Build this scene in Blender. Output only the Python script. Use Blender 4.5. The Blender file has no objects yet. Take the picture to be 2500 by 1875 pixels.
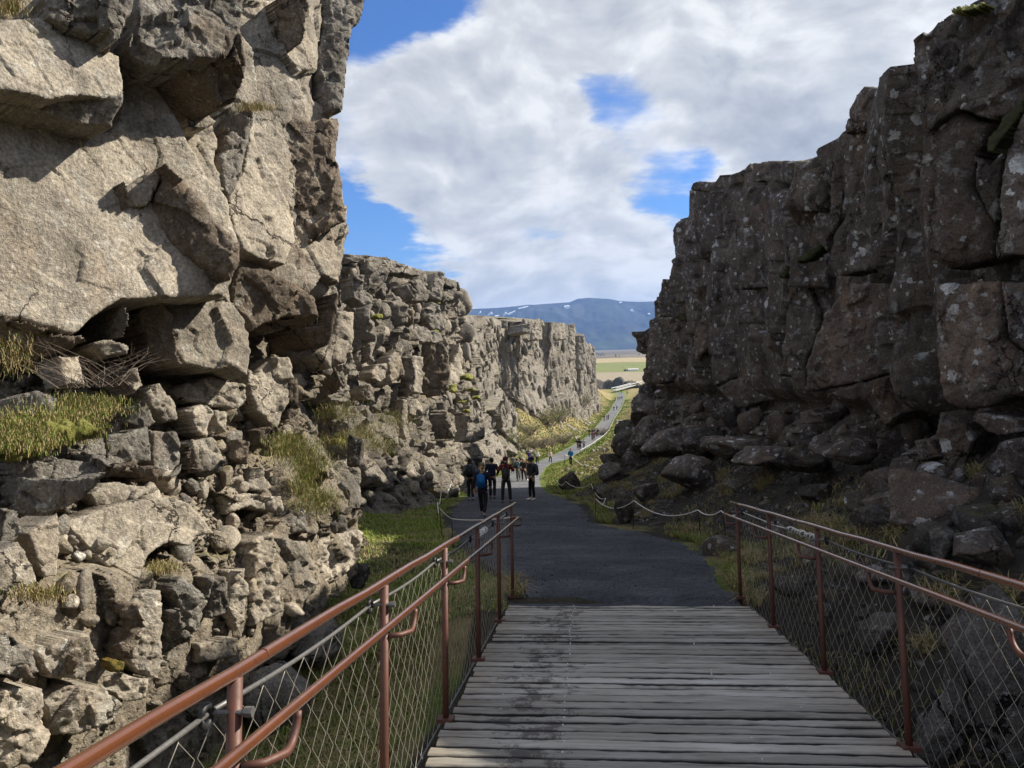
import bpy, bmesh, math, random
import numpy as np
from mathutils import Vector, Matrix

# ------------------------------------------------------------------ camera frame
F, CX, CY = 1878.0, 1250.0, 937.5
def nrm(v):
    v = np.asarray(v, float); return v / np.linalg.norm(v)
UPC = nrm((-.0301, 1, -.047))                       # world up seen from the tilted hand-held camera
YC = np.array((0, 0, 1.0)); YC = nrm(YC - YC.dot(UPC) * UPC)
XC = np.cross(YC, UPC) * -1
XC = nrm(np.cross(UPC, YC))
if XC[0] < 0: XC = -XC
M = np.array((XC, YC, UPC))                         # camera (right, up, forward) -> world
def ray(px, py):
    px = np.asarray(px, float); py = np.asarray(py, float)
    c = np.stack(((px - CX) / F, -(py - CY) / F, np.ones_like(px)), -1)
    return c @ M.T
def PT(px, py, Z): return ray(px, py) * np.asarray(Z, float)[..., None]
def proj(P):
    c = np.asarray(P) @ M
    return CX + F * c[..., 0] / c[..., 2], CY - F * c[..., 1] / c[..., 2]

sc = bpy.context.scene
C = sc.collection
cam_d = bpy.data.cameras.new('camera'); cam = bpy.data.objects.new('camera', cam_d); C.objects.link(cam)
cam_d.sensor_width = 36; cam_d.lens = F / 2500 * 36; cam_d.clip_end = 30000; cam_d.clip_start = .05
r_, u_, f_ = M @ (1, 0, 0), M @ (0, 1, 0), M @ (0, 0, 1)
cam.matrix_world = Matrix(((r_[0], u_[0], -f_[0], 0), (r_[1], u_[1], -f_[1], 0), (r_[2], u_[2], -f_[2], 0), (0, 0, 0, 1)))
sc.camera = cam
sc.view_settings.view_transform = 'Standard'; sc.view_settings.look = 'None'
sc.view_settings.gamma = 1; sc.view_settings.use_curve_mapping = False
sc.view_settings.exposure = 0.8
sc.render.engine = 'CYCLES'
sc.cycles.use_denoising = True
sc.cycles.max_bounces = 5; sc.cycles.diffuse_bounces = 3; sc.cycles.glossy_bounces = 2
sc.cycles.transmission_bounces = 2; sc.cycles.volume_bounces = 0; sc.cycles.transparent_max_bounces = 4

# ------------------------------------------------------------------ sun and sky
SUN_EL, SUN_AZ = math.radians(39), math.radians(14)      # azimuth: from straight right, turned a little ahead
SUN = np.array((math.cos(SUN_EL) * math.cos(SUN_AZ), math.cos(SUN_EL) * math.sin(SUN_AZ), math.sin(SUN_EL)))
sl = bpy.data.lights.new('sun', 'SUN'); sl.energy = 5.0; sl.angle = math.radians(.5); sl.color = (1, .93, .80)
so = bpy.data.objects.new('sun', sl); C.objects.link(so)
so.rotation_euler = Vector(SUN).to_track_quat('Z', 'Y').to_euler(); so.location = Vector(SUN * 60)

class NT:
    """small helper for node trees"""
    def __init__(s, tree): s.t = tree
    def n(s, typ, ins=None, **kw):
        o = s.t.nodes.new(typ)
        for k, v in kw.items(): setattr(o, k, v)
        for k, v in (ins or {}).items():
            if isinstance(v, bpy.types.NodeSocket): s.t.links.new(v, o.inputs[k])
            else:
                try: o.inputs[k].default_value = v
                except Exception: o.inputs[k].default_value = (*v, 1)
        return o
    def math(s, op, a, b=None, c=None, clamp=False):
        ins = {0: a}
        if b is not None: ins[1] = b
        if c is not None: ins[2] = c
        return s.n('ShaderNodeMath', ins, operation=op, use_clamp=clamp).outputs[0]
    def vmath(s, op, a, b=None):
        ins = {0: a}
        if b is not None: ins[1] = b
        o = s.n('ShaderNodeVectorMath', ins, operation=op)
        return o.outputs['Value'] if op in ('DOT_PRODUCT', 'LENGTH', 'DISTANCE') else o.outputs[0]
    def noise(s, vec, scale, detail=4, rough=.55, dist=0.0, out=0):
        return s.n('ShaderNodeTexNoise', {'Vector': vec, 'Scale': scale, 'Detail': detail, 'Roughness': rough, 'Distortion': dist}).outputs[out]
    def ramp(s, fac, stops, interp='LINEAR'):
        o = s.n('ShaderNodeValToRGB', {'Fac': fac}); cr = o.color_ramp; cr.interpolation = interp
        while len(cr.elements) < len(stops): cr.elements.new(.5)
        for e, (p, c) in zip(cr.elements, stops):
            e.position = p; e.color = (c, c, c, 1) if isinstance(c, (int, float)) else (*c, 1)
        return o.outputs[0]
    def mix(s, fac, a, b, mode='MIX'):
        o = s.n('ShaderNodeMix', {}, data_type='RGBA', blend_type=mode)
        for k, v in ((0, fac), (6, a), (7, b)):
            if isinstance(v, bpy.types.NodeSocket): s.t.links.new(v, o.inputs[k])
            elif k == 0: o.inputs[0].default_value = v
            else: o.inputs[k].default_value = (*v, 1)
        return o.outputs[2]
    def smooth(s, x, a, b):
        o = s.n('ShaderNodeMapRange', {0: x, 1: a, 2: b, 3: 0.0, 4: 1.0}, interpolation_type='SMOOTHSTEP')
        return o.outputs[0]

w = bpy.data.worlds.new('World'); sc.world = w; w.use_nodes = True
w.node_tree.nodes.clear(); N = NT(w.node_tree)
SKY_BLOBS = [(850, 60, -.44, 150), (960, 10, -.40, 110), (1060, -20, -.35, 90), (1495, 275, -.44, 95), (1440, 225, -.24, 60), (880, 600, -.40, 110), (1010, 655, -.30, 80), (960, 560, -.16, 60),
             (1650, 520, -.34, 90), (1560, 470, -.2, 60), (1720, 440, -.2, 60), (2010, 265, -.25, 45), (1330, 545, -.28, 70), (1200, 520, -.15, 60), (870, 470, -.28, 60),
             (1000, 170, .30, 130), (1150, 260, .40, 190), (1300, 330, .35, 160), (1050, 400, .28, 140), (1330, 100, .30, 160), (1700, 130, .36, 230), (2000, 80, .36, 240), (1850, 330, .34, 110), (1950, 360, .26, 100),
             (1500, 620, .30, 140), (1300, 700, .34, 140), (1600, 690, .30, 150), (1120, 740, .25, 110), (1430, 400, .18, 80), (1500, 20, .25, 150), (1000, 520, .15, 70)]
SKY = .11
sky = N.n('ShaderNodeTexSky', sky_type='NISHITA', sun_disc=False, sun_elevation=SUN_EL, sun_rotation=math.radians(90) - SUN_AZ,
          altitude=100, air_density=1.0, dust_density=.6, ozone_density=2.0)
d = N.n('ShaderNodeTexCoord').outputs['Generated']
sep = N.n('ShaderNodeSeparateXYZ', {0: d})
zc = N.math('ADD', N.math('MAXIMUM', sep.outputs[2], 0.0), .16)
q = N.n('ShaderNodeCombineXYZ', {0: N.math('DIVIDE', sep.outputs[0], zc), 1: N.math('DIVIDE', sep.outputs[1], zc), 2: 0.0}).outputs[0]
qw = N.vmath('ADD', q, N.vmath('SCALE', N.vmath('SUBTRACT', N.noise(q, 1.1, 3, .5, out=1), (.5, .5, .5)), None))
qw.node.inputs[1].links[0].from_node.inputs['Scale'].default_value = .5
dz = N.vmath('MULTIPLY', N.vmath('ADD', d, N.vmath('SCALE', N.vmath('SUBTRACT', N.noise(d, 3.0, 3, .5, out=1), (.5, .5, .5)))), (1.0, 1.0, 1.75))
dz.node.inputs[0].links[0].from_node.inputs[1].links[0].from_node.inputs['Scale'].default_value = .16
def shift(v): return N.vmath('ADD', dz, v)
n1 = N.noise(dz, 3.6, 6, .50)
n2 = N.noise(dz, 8.5, 7, .55)
n4 = N.noise(N.vmath('MULTIPLY', qw, (.6, 1.2, 1.0)), 4.2, 5, .55)
dens = N.math('MULTIPLY_ADD', n2, .34, N.math('MULTIPLY_ADD', n1, .75, .10))
dens = N.math('ADD', N.math('MULTIPLY', N.math('SUBTRACT', n4, .5), N.math('MULTIPLY_ADD', N.smooth(sep.outputs[2], .04, .32), -.55, .68)), dens)
def blob(acc, px, py, amp, width, flat=1.0):
    """a cloud bank (amp > 0) or an open patch of blue (amp < 0) at one direction of the sky"""
    v = nrm(ray(px, py)); k = 2 / (width / F) ** 2
    e = N.math('EXPONENT', N.math('MULTIPLY', N.math('SUBTRACT', N.vmath('DOT_PRODUCT', dw, tuple(v)), 1.0), k))
    return N.math('MULTIPLY_ADD', e, amp, acc)
dw0 = N.vmath('SCALE', N.vmath('SUBTRACT', N.noise(q, 1.5, 6, .62, out=1), (.5, .5, .5)))
dw0.node.inputs['Scale'].default_value = .22
dw = N.vmath('NORMALIZE', N.vmath('ADD', d, dw0))
for b in SKY_BLOBS: dens = blob(dens, *b)
cover = N.smooth(dens, .40, .78)
# thin rims white, thick middles and undersides grey
n3 = N.noise(shift((.035, 0, .06)), 3.6, 6, .50)
n5 = N.noise(shift((.014, 0, .028)), 8.5, 7, .55)
thick = N.smooth(dens, .66, 1.10)
tone = N.math('MULTIPLY_ADD', N.math('SUBTRACT', n1, n3), 2.1, .80)
tone = N.math('MULTIPLY_ADD', N.math('SUBTRACT', n2, n5), 1.5, tone)
tone = N.math('MULTIPLY_ADD', N.math('SUBTRACT', 1.0, N.smooth(sep.outputs[2], .05, .24)), .22, tone)
tone = N.math('MULTIPLY_ADD', thick, -.20, tone)
tone = N.math('MULTIPLY_ADD', N.math('SUBTRACT', n4, .5), .16, tone, clamp=True)
CB = 1 / SKY
ccol = N.ramp(tone, [(0, (.34, .37, .43)), (.4, (.47, .50, .555)), (.72, (.64, .66, .69)), (1, (.86, .87, .88))])
ccol = N.vmath('SCALE', ccol); ccol.node.inputs['Scale'].default_value = CB * .62
skyc = N.mix(1.0, sky.outputs[0], (.30, .50, .82), 'MULTIPLY')
col = N.mix(cover, skyc, ccol)
col = N.mix(N.smooth(sep.outputs[2], -.015, .0), (.20 / SKY, .21 / SKY, .22 / SKY), col)
bg = N.n('ShaderNodeBackground', {'Color': col, 'Strength': SKY})
wo = N.n('ShaderNodeOutputWorld', {'Surface': bg.outputs[0]})

# ------------------------------------------------------------------ noise in numpy
def _h(ix, iy, iz, seed):
    h = (ix * 374761393 + iy * 668265263 + iz * 1440670441 + seed * 974634777) & 0xffffffff
    h = ((h ^ (h >> 13)) * 1274126177) & 0xffffffff
    h = ((h ^ (h >> 15)) * 2246822519) & 0xffffffff
    return (h ^ (h >> 16)) / 4294967296.0
def vnoise(P, seed=0):
    i = np.floor(P).astype(np.int64); f = P - i; f = f * f * f * (f * (f * 6 - 15) + 10)
    out = 0
    for a in (0, 1):
        wx = f[:, 0] if a else 1 - f[:, 0]
        for b in (0, 1):
            wy = f[:, 1] if b else 1 - f[:, 1]
            for c in (0, 1):
                wz = f[:, 2] if c else 1 - f[:, 2]
                out = out + wx * wy * wz * _h(i[:, 0] + a, i[:, 1] + b, i[:, 2] + c, seed)
    return out * 2 - 1
def fbm(P, size, octv=4, seed=0, gain=.5):
    P = np.asarray(P) / size; out = 0; a = 1; s = 0
    for o in range(octv):
        out = out + a * vnoise(P + o * 17.3, seed + o * 7); s += a; a *= gain; P = P * 2.03
    return out / s
def facet(P, size, seed=0, tilt=1.0, edge=False):
    """broken-rock relief: every cell of a jittered lattice is a plane of its own"""
    P = np.asarray(P) / np.asarray(size, float); i = np.floor(P).astype(np.int64)
    best = np.full(len(P), 1e9); val = np.zeros(len(P)); sec = np.full(len(P), 1e9)
    for a in (-1, 0, 1):
        for b in (-1, 0, 1):
            for c in (-1, 0, 1):
                I = (i[:, 0] + a, i[:, 1] + b, i[:, 2] + c)
                cx = I[0] + _h(*I, seed); cy = I[1] + _h(*I, seed + 1); cz = I[2] + _h(*I, seed + 2)
                dx, dy, dz = P[:, 0] - cx, P[:, 1] - cy, P[:, 2] - cz
                dd = dx * dx + dy * dy + dz * dz
                m = dd < best
                sec = np.where(m, best, np.minimum(sec, dd))
                if m.any():
                    J = (I[0][m], I[1][m], I[2][m])
                    val[m] = (_h(*J, seed + 3) - .5) + tilt * ((_h(*J, seed + 4) - .5) * dx[m] + (_h(*J, seed + 5) - .5) * dy[m] + (_h(*J, seed + 6) - .5) * dz[m])
                    best[m] = dd[m]
    if edge: return val, np.sqrt(sec) - np.sqrt(best)
    return val
def sst(x, a, b):
    t = np.clip((np.asarray(x, float) - a) / (b - a), 0, 1); return t * t * (3 - 2 * t)

# ------------------------------------------------------------------ mesh helpers
def mk_mesh(name, V, Fc, mats=(), smooth=False, mi=None):
    V = np.asarray(V, np.float32); Fc = np.asarray(Fc, np.int32)
    me = bpy.data.meshes.new(name)
    me.vertices.add(len(V)); me.vertices.foreach_set('co', V.ravel())
    nf, k = Fc.shape
    me.loops.add(nf * k); me.loops.foreach_set('vertex_index', Fc.ravel())
    me.polygons.add(nf); me.polygons.foreach_set('loop_start', np.arange(0, nf * k, k, dtype=np.int32))
    if smooth: me.polygons.foreach_set('use_smooth', np.ones(nf, bool))
    if mi is not None: me.polygons.foreach_set('material_index', np.asarray(mi, np.int32))
    me.update(calc_edges=True)
    for m in (mats if isinstance(mats, (list, tuple)) else (mats,)): me.materials.append(m)
    return me
def link(name, me, parent=None, loc=(0, 0, 0), kind=None, label=None, cat=None, group=None):
    o = bpy.data.objects.new(name, me); C.objects.link(o); o.location = loc
    if parent is not None: o.parent = parent
    if kind: o['kind'] = kind
    if label: o['label'] = label
    if cat: o['category'] = cat
    if group: o['group'] = group
    return o
def thing(name, label, cat, loc=(0, 0, 0), rz=0, group=None):
    o = link(name, None, None, loc, None, label, cat, group); o.rotation_euler = (0, 0, rz); return o
def centred(V):
    c = V.mean(0); return V - c, tuple(c)
def tube(pts, r, sides=8, closed_ends=True):
    """V, F of a tube through pts; r a number or one radius per point"""
    pts = np.asarray(pts, float); n = len(pts); r = np.broadcast_to(np.asarray(r, float), (n,))
    t = np.gradient(pts, axis=0); t /= np.linalg.norm(t, axis=1)[:, None] + 1e-12
    ref = np.array((0, 0, 1.0)) if abs(t[:, 2]).mean() < .9 else np.array((1.0, 0, 0))
    V = []
    for p, d, rr in zip(pts, t, r):
        a = np.cross(d, ref); a /= np.linalg.norm(a) + 1e-12; b = np.cross(d, a)
        ang = np.arange(sides) * 2 * math.pi / sides
        V.append(p + rr * (np.cos(ang)[:, None] * a + np.sin(ang)[:, None] * b))
    V = np.concatenate(V); Fc = []
    for i in range(n - 1):
        for k in range(sides):
            k2 = (k + 1) % sides
            Fc.append((i * sides + k, i * sides + k2, (i + 1) * sides + k2, (i + 1) * sides + k))
    if closed_ends:
        V = np.concatenate((V, pts[[0, -1]])); a, b = len(V) - 2, len(V) - 1
        for k in range(sides):
            k2 = (k + 1) % sides
            Fc.append((a, a, k2, k)); Fc.append((b, b, (n - 1) * sides + k, (n - 1) * sides + k2))
    return V, np.array(Fc)
def join(parts):
    Vs, Fs, o = [], [], 0
    for V, Fc in parts:
        Vs.append(V); Fs.append(np.asarray(Fc) + o); o += len(V)
    return np.concatenate(Vs), np.concatenate(Fs)
def clean(V, Fc):
    """mesh from quads that may hold repeated corners (triangles)"""
    return V, Fc
def mk_poly(name, V, Fc, mats, smooth=False):
    """from_pydata for meshes that mix triangles and quads"""
    me = bpy.data.meshes.new(name)
    me.from_pydata([tuple(v) for v in V], [], [tuple(dict.fromkeys(int(i) for i in f)) for f in Fc])
    if smooth: me.polygons.foreach_set('use_smooth', np.ones(len(me.polygons), bool))
    for m in (mats if isinstance(mats, (list, tuple)) else (mats,)): me.materials.append(m)
    me.update(); return me
def boxv(lo, hi):
    x0, y0, z0 = lo; x1, y1, z1 = hi
    V = np.array([(x0, y0, z0), (x1, y0, z0), (x1, y1, z0), (x0, y1, z0), (x0, y0, z1), (x1, y0, z1), (x1, y1, z1), (x0, y1, z1)], float)
    return V, np.array([(0, 3, 2, 1), (4, 5, 6, 7), (0, 1, 5, 4), (1, 2, 6, 5), (2, 3, 7, 6), (3, 0, 4, 7)])
rng = np.random.default_rng(7); random.seed(7)

# ------------------------------------------------------------------ materials
def mat(name, build):
    m = bpy.data.materials.new(name); m.use_nodes = True; m.node_tree.nodes.clear(); T = NT(m.node_tree)
    bs = T.n('ShaderNodeBsdfPrincipled'); out = T.n('ShaderNodeOutputMaterial', {'Surface': bs.outputs[0]})
    bs.inputs['Specular IOR Level'].default_value = .3
    build(T, bs); return m
def setin(T, bs, **kw):
    for k, v in kw.items():
        k = k.replace('_', ' ')
        if isinstance(v, bpy.types.NodeSocket): T.t.links.new(v, bs.inputs[k])
        else: bs.inputs[k].default_value = v if not isinstance(v, tuple) or len(v) == 4 else (*v, 1)
def plain(name, col, rough=.7, metal=0.0, var=.25, scale=30):
    def b(T, bs):
        p = T.n('ShaderNodeTexCoord').outputs['Object']
        f = T.ramp(T.noise(p, scale, 3), [(.3, 1 - var), (.7, 1 + var)])
        setin(T, bs, Base_Color=T.mix(1.0, col, f, 'MULTIPLY'), Roughness=rough, Metallic=metal)
    return mat(name, b)
def rockmat(name, c1, c2, c3, lichen=.5, dark=.4, bump=.6, lich_col=(.50, .49, .44), lscale=7.0, orange=.25, moss=0.0, sc_=1.0):
    def b(T, bs):
        p = T.n('ShaderNodeNewGeometry').outputs['Position']
        rnd = T.n('ShaderNodeObjectInfo').outputs['Random']
        big = T.noise(p, .55 * sc_, 4, .6)
        mid = T.noise(p, 3.0 * sc_, 6, .62)
        fine = T.noise(p, 34 * sc_, 5, .65)
        col = T.mix(T.ramp(big, [(.36, 0), (.64, 1)]), c1, c2)
        col = T.mix(T.ramp(mid, [(.42, 0), (.72, 1)]), col, c3)
        # rusty runs down the faces
        ps = T.vmath('MULTIPLY', p, (1.6, 1.6, .35))
        rust = T.math('MULTIPLY', T.ramp(T.noise(ps, 1.4 * sc_, 4, .6), [(.55, 0), (.75, 1)]), orange)
        col = T.mix(rust, col, (.36, .22, .11))
        pw = T.vmath('ADD', p, T.vmath('SCALE', T.vmath('SUBTRACT', T.noise(p, 14 * sc_, 4, .6, out=1), (.5, .5, .5)))); pw.node.inputs[1].links[0].from_node.inputs['Scale'].default_value = .16 / sc_
        v = T.n('ShaderNodeTexVoronoi', {'Vector': pw, 'Scale': lscale}, feature='F1')
        vr = T.n('ShaderNodeSeparateColor', {0: v.outputs['Color']})
        rad = T.math('MULTIPLY', T.math('POWER', vr.outputs[0], 3.0), .42)
        zone = T.ramp(T.noise(p, .8 * sc_, 4, .65), [(.46, 0), (.60, 1)])
        spot = T.math('MULTIPLY', T.math('LESS_THAN', v.outputs['Distance'], rad), zone)
        v2 = T.n('ShaderNodeTexVoronoi', {'Vector': pw, 'Scale': lscale * 2.7}, feature='F1')
        vr2 = T.n('ShaderNodeSeparateColor', {0: v2.outputs['Color']})
        spot2 = T.math('LESS_THAN', v2.outputs['Distance'], T.math('MULTIPLY', T.math('POWER', vr2.outputs[1], 4.0), .40))
        grey = T.ramp(T.noise(pw, 5.0 * sc_, 5, .7), [(.55, 0), (.63, .55)])
        col = T.mix(T.math('MULTIPLY', grey, lichen), col, tuple(.72 * x for x in lich_col))
        col = T.mix(T.math('MULTIPLY', T.math('MAXIMUM', spot, T.math('MULTIPLY', spot2, .75)), lichen, clamp=True), col, lich_col)
        dk = T.ramp(T.noise(pw, 4.2 * sc_, 6, .72), [(.60, 0), (.66, 1)])
        col = T.mix(T.math('MULTIPLY', dk, dark), col, (.045, .038, .032))
        pc = T.vmath('ADD', p, T.vmath('SCALE', T.vmath('SUBTRACT', T.noise(p, 2.2 * sc_, 5, .65, out=1), (.5, .5, .5)))); pc.node.inputs[1].links[0].from_node.inputs['Scale'].default_value = .55 / sc_
        ve = T.n('ShaderNodeTexVoronoi', {'Vector': T.vmath('MULTIPLY', pc, (1, 1, .55)), 'Scale': 1.15 * sc_}, feature='DISTANCE_TO_EDGE').outputs['Distance']
        ck = T.math('MULTIPLY', T.math('SUBTRACT', 1.0, T.smooth(ve, .003, .016)), T.ramp(T.noise(p, 1.3 * sc_, 3), [(.46, 0), (.58, 1)]))
        col = T.mix(T.math('MULTIPLY', ck, .85), col, (.025, .02, .017))
        stain = T.ramp(T.noise(T.vmath('MULTIPLY', p, (1, 1, .45)), 1.9 * sc_, 6, .68), [(.34, .60), (.52, 1.0), (.72, 1.22)])
        col = T.mix(1.0, col, stain, 'MULTIPLY')
        val = T.math('MULTIPLY', T.ramp(fine, [(.28, .52), (.72, 1.46)]), T.math('MULTIPLY_ADD', rnd, .34, .83))
        col = T.mix(1.0, col, val, 'MULTIPLY')
        if moss:
            nz = T.n('ShaderNodeSeparateXYZ', {0: T.n('ShaderNodeNewGeometry').outputs['Normal']}).outputs[2]
            mm = T.math('MULTIPLY', T.math('MULTIPLY', T.smooth(nz, .55, .85), T.ramp(T.noise(p, 2.2, 4, .7), [(.48, 0), (.56, 1)])), moss)
            col = T.mix(mm, col, (.17, .15, .03))
        pit = T.n('ShaderNodeTexVoronoi', {'Vector': pw, 'Scale': 26 * sc_}, feature='F1').outputs['Distance']
        hgt = T.math('ADD', T.math('MULTIPLY', fine, .7), T.math('MULTIPLY', T.math('MINIMUM', pit, .35), .5))
        hgt = T.math('MULTIPLY_ADD', ck, -1.2, T.math('MULTIPLY_ADD', T.noise(p, 9 * sc_, 6, .72), 1.3, T.math('MULTIPLY_ADD', T.noise(p, 110 * sc_, 3, .6), .25, hgt)))
        bm = T.n('ShaderNodeBump', {'Height': hgt, 'Strength': bump, 'Distance': .05 / sc_})
        setin(T, bs, Base_Color=col, Roughness=.93, Normal=bm.outputs[0])
        bs.inputs['Specular IOR Level'].default_value = .15
    return mat(name, b)
MR = {}
MR['tan'] = rockmat('rock_tan', (.345, .302, .24), (.285, .25, .202), (.23, .20, .165), lichen=.7, dark=.5)
MR['pale'] = rockmat('rock_pale', (.40, .35, .275), (.34, .295, .235), (.28, .24, .20), lichen=.5, dark=.3)
MR['grey'] = rockmat('rock_grey', (.26, .235, .20), (.20, .18, .155), (.16, .145, .125), lichen=.8, dark=.6, bump=.9)
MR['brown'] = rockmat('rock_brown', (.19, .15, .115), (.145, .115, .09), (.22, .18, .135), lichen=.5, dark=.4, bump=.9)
MR['rubble'] = rockmat('rock_rubble', (.39, .33, .25), (.31, .26, .20), (.22, .19, .155), lichen=.6, dark=.5, bump=1.0, moss=.35)
MR['far'] = rockmat('rock_far', (.36, .32, .265), (.27, .24, .20), (.18, .162, .143), lichen=.5, dark=.4, bump=1.0, sc_=.45, lscale=3, moss=.5)
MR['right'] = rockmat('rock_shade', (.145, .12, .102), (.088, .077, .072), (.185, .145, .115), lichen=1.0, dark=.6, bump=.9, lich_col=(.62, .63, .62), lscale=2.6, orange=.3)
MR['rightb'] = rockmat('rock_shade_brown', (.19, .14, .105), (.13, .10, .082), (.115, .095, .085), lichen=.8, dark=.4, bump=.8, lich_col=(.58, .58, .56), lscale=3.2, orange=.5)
MR['lava'] = rockmat('rock_lava', (.10, .088, .08), (.065, .06, .055), (.13, .115, .10), lichen=.9, dark=.4, bump=1.1, lich_col=(.45, .45, .43), moss=.3, lscale=4)
MR['crust'] = rockmat('rock_crust', (.20, .18, .16), (.13, .12, .11), (.26, .25, .235), lichen=1.0, dark=.8, bump=1.4, lich_col=(.50, .50, .49), lscale=9, orange=.1)
# ------------------------------------------------------------------ boardwalk frame and ground
HC = 1.62                                            # eye height above the boardwalk
nC = nrm((-.016, 1.0043, .1013)); bC = nrm((.9952, .0253, -.0939)); aC = nrm((.097, -.0993, 1))
nW = nrm(M @ nC); aW = M @ aC; aW = nrm(aW - aW.dot(nW) * nW); bW = np.cross(aW, nW)
O0 = -HC * nW
def DK(s, l, h=0.0):
    """point of the sloping boardwalk: s metres along, l across (right +), h above"""
    return O0 + np.asarray(s, float)[..., None] * aW + np.asarray(l, float)[..., None] * bW + np.asarray(h, float)[..., None] * nW
def zplane(X, Y): return -(HC + nW[0] * X + nW[1] * Y) / nW[2]
DECK_END, LATL, LATR = 8.92, -.90, 1.72

ctr = np.array([(-30, -3.5), (0, .42), (9, 1.35), (17, 1.35), (25, 1.1), (33, .9), (42, .55), (50, .25), (60, .4), (80, 1.5), (92, 2.7), (100, 4.3), (112, 7.4), (125, 10.5),
                (145, 14.7), (180, 20.3), (230, 28), (280, 37.2), (332, 46.3), (376, 53.5), (480, 62), (700, 70), (9000, 200)], float)
def xc(Y): return np.interp(Y, ctr[:, 0], ctr[:, 1])
prof = np.array([(50, -9.0), (65, -10.9), (80, -12.7), (103, -15.4), (120, -16.4), (145, -17.9), (180, -20.5), (230, -22.9), (280, -24.1), (340, -24.4), (400, -24.5), (1000, -25), (9000, -42)])
def zpath(X, Y):
    zp = zplane(np.clip(X, -6, 9), Y)
    return np.where(Y < 50, zp, np.interp(Y, prof[:, 0], prof[:, 1] + (zplane(.3, 50.0) - prof[0, 1]) * np.clip(1 - (prof[:, 0] - 50) / 60, 0, 1)))
# edges of the path, traced where they show and kept as world curves
def on_plane(px, py):
    r = ray(px, py); return r * (-HC / (r @ nW))
Ltr = [(1236, 1476), (1205, 1425), (1140, 1370), (1085, 1320), (1072, 1285), (1083, 1245), (1110, 1220), (1132, 1206), (1152, 1192), (1172, 1180)]
Rtr = [(1827, 1477), (1800, 1440), (1786, 1405), (1775, 1365), (1745, 1345), (1698, 1324), (1648, 1311), (1600, 1297), (1544, 1291), (1509, 1284), (1462, 1272), (1449, 1240), (1415, 1225), (1385, 1214), (1352, 1204)]
Lw = np.array([on_plane(*p)[:2] for p in Ltr]); Rw = np.array([on_plane(*p)[:2] for p in Rtr])
Lw = Lw[np.argsort(Lw[:, 1])]; Rw = Rw[np.argsort(Rw[:, 1])]
Lx = lambda Y: np.interp(Y, np.r_[-30, Lw[:, 1], 50, 60, 80, 100, 150, 9000], np.r_[xc(-30) - 1.3, Lw[:, 0], xc(50) - 1.6, xc(60) - 1.7, xc(80) - 2, xc(100) - 2.2, xc(150) - 2, xc(9000) - 2])
def Lx(Y):
    far = xc(Y) - 2.1
    return np.where(Y < Lw[-1, 1], np.interp(Y, np.r_[-30., Lw[:, 1]], np.r_[-4.4, Lw[:, 0]]), far + (Lw[-1, 0] - (xc(Lw[-1, 1]) - 2.1)) * np.clip(1 - (Y - Lw[-1, 1]) / 10, 0, 1))
def Rx(Y):
    far = xc(Y) + 1.8
    return np.where(Y < Rw[-1, 1], np.interp(Y, np.r_[-30., Rw[:, 1]], np.r_[-1.8, Rw[:, 0]]), far + (Rw[-1, 0] - (xc(Rw[-1, 1]) + 1.8)) * np.clip(1 - (Y - Rw[-1, 1]) / 14, 0, 1))
def ground(X, Y):
    X = np.asarray(X, float); Y = np.asarray(Y, float)
    z = zpath(X, Y)
    dl = Lx(Y) - X; dr = X - Rx(Y)
    sh = X.shape; P = np.stack((X.ravel(), Y.ravel(), np.zeros(X.size)), 1)
    b1 = fbm(P, 3.2, 4, 11).reshape(sh); b2 = fbm(P, .7, 3, 12).reshape(sh); b3 = fbm(P, 22, 4, 13).reshape(sh)
    near = 1 - sst(Y, 30, 55); far = sst(Y, 55, 110) * (1 - sst(Y, 330, 420))
    # the trench the boardwalk spans
    ditch = (1 - sst(Y, 7.6, 9.3))
    z = z - ditch * (.62 + .25 * b1)
    # left: grassy flat, sinking a little beside the walk, rising to the foot of the cliff
    z = z - near * (.55 * sst(dl, .2, 2.0) * (1 - sst(Y, 9, 16)))
    z = z + near * 1.5 * sst(dl, 1.8, 5.5) * sst(Y, 16, 24)
    # right: talus to the foot of the wall
    up = sst(dr, .5, 6.2)
    z = z + near * np.where(dr > 0, (2.55 + .2 * b1) * up + .5 * np.clip(dr, 0, 1.5) * .25, 0)
    # hollow between the rocks on the right close to the walk
    z = z - near * .75 * np.exp(-((X - 3.0) / 1.1) ** 2 - ((Y - 6.3) / 1.7) ** 2)
    # valley: banks on both sides further on
    z = z + far * (6.5 * sst(dl, 1.4, 11) + 3.6 * sst(dr, 1.5, 14) + 6 * sst(dr, 14, 40))
    mid = sst(Y, 36, 46) * (1 - sst(Y, 75, 105))
    z = z + mid * (3.4 * sst(dr, 1.0, 10)) + mid * (2.2 * sst(dl, 2, 9))
    off = np.maximum(np.maximum(dl, dr), 0)
    amp = sst(off, .05, 1.6)
    z = z + amp * (.10 * b1 * near + .05 * b2 * (1 - sst(Y, 40, 120)) + .55 * far * b1 + .25 * mid * b1)
    z = z + sst(Y, 420, 900) * b3 * 1.2 * (1 - sst(Y, 3000, 6000))
    return z
def hit(px, py):
    """first ground point seen at a pixel"""
    r = ray(px, py); ts = np.geomspace(2, 3000, 1500)
    P = r[None] * ts[:, None]; g = ground(P[:, 0], P[:, 1]); k = np.argmax(P[:, 2] < g)
    a, b_ = ts[k - 1], ts[k]
    for _ in range(12):
        m_ = .5 * (a + b_); p = r * m_
        if p[2] < float(ground(np.array([p[0]]), np.array([p[1]]))[0]): b_ = m_
        else: a = m_
    return r * b_

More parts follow.
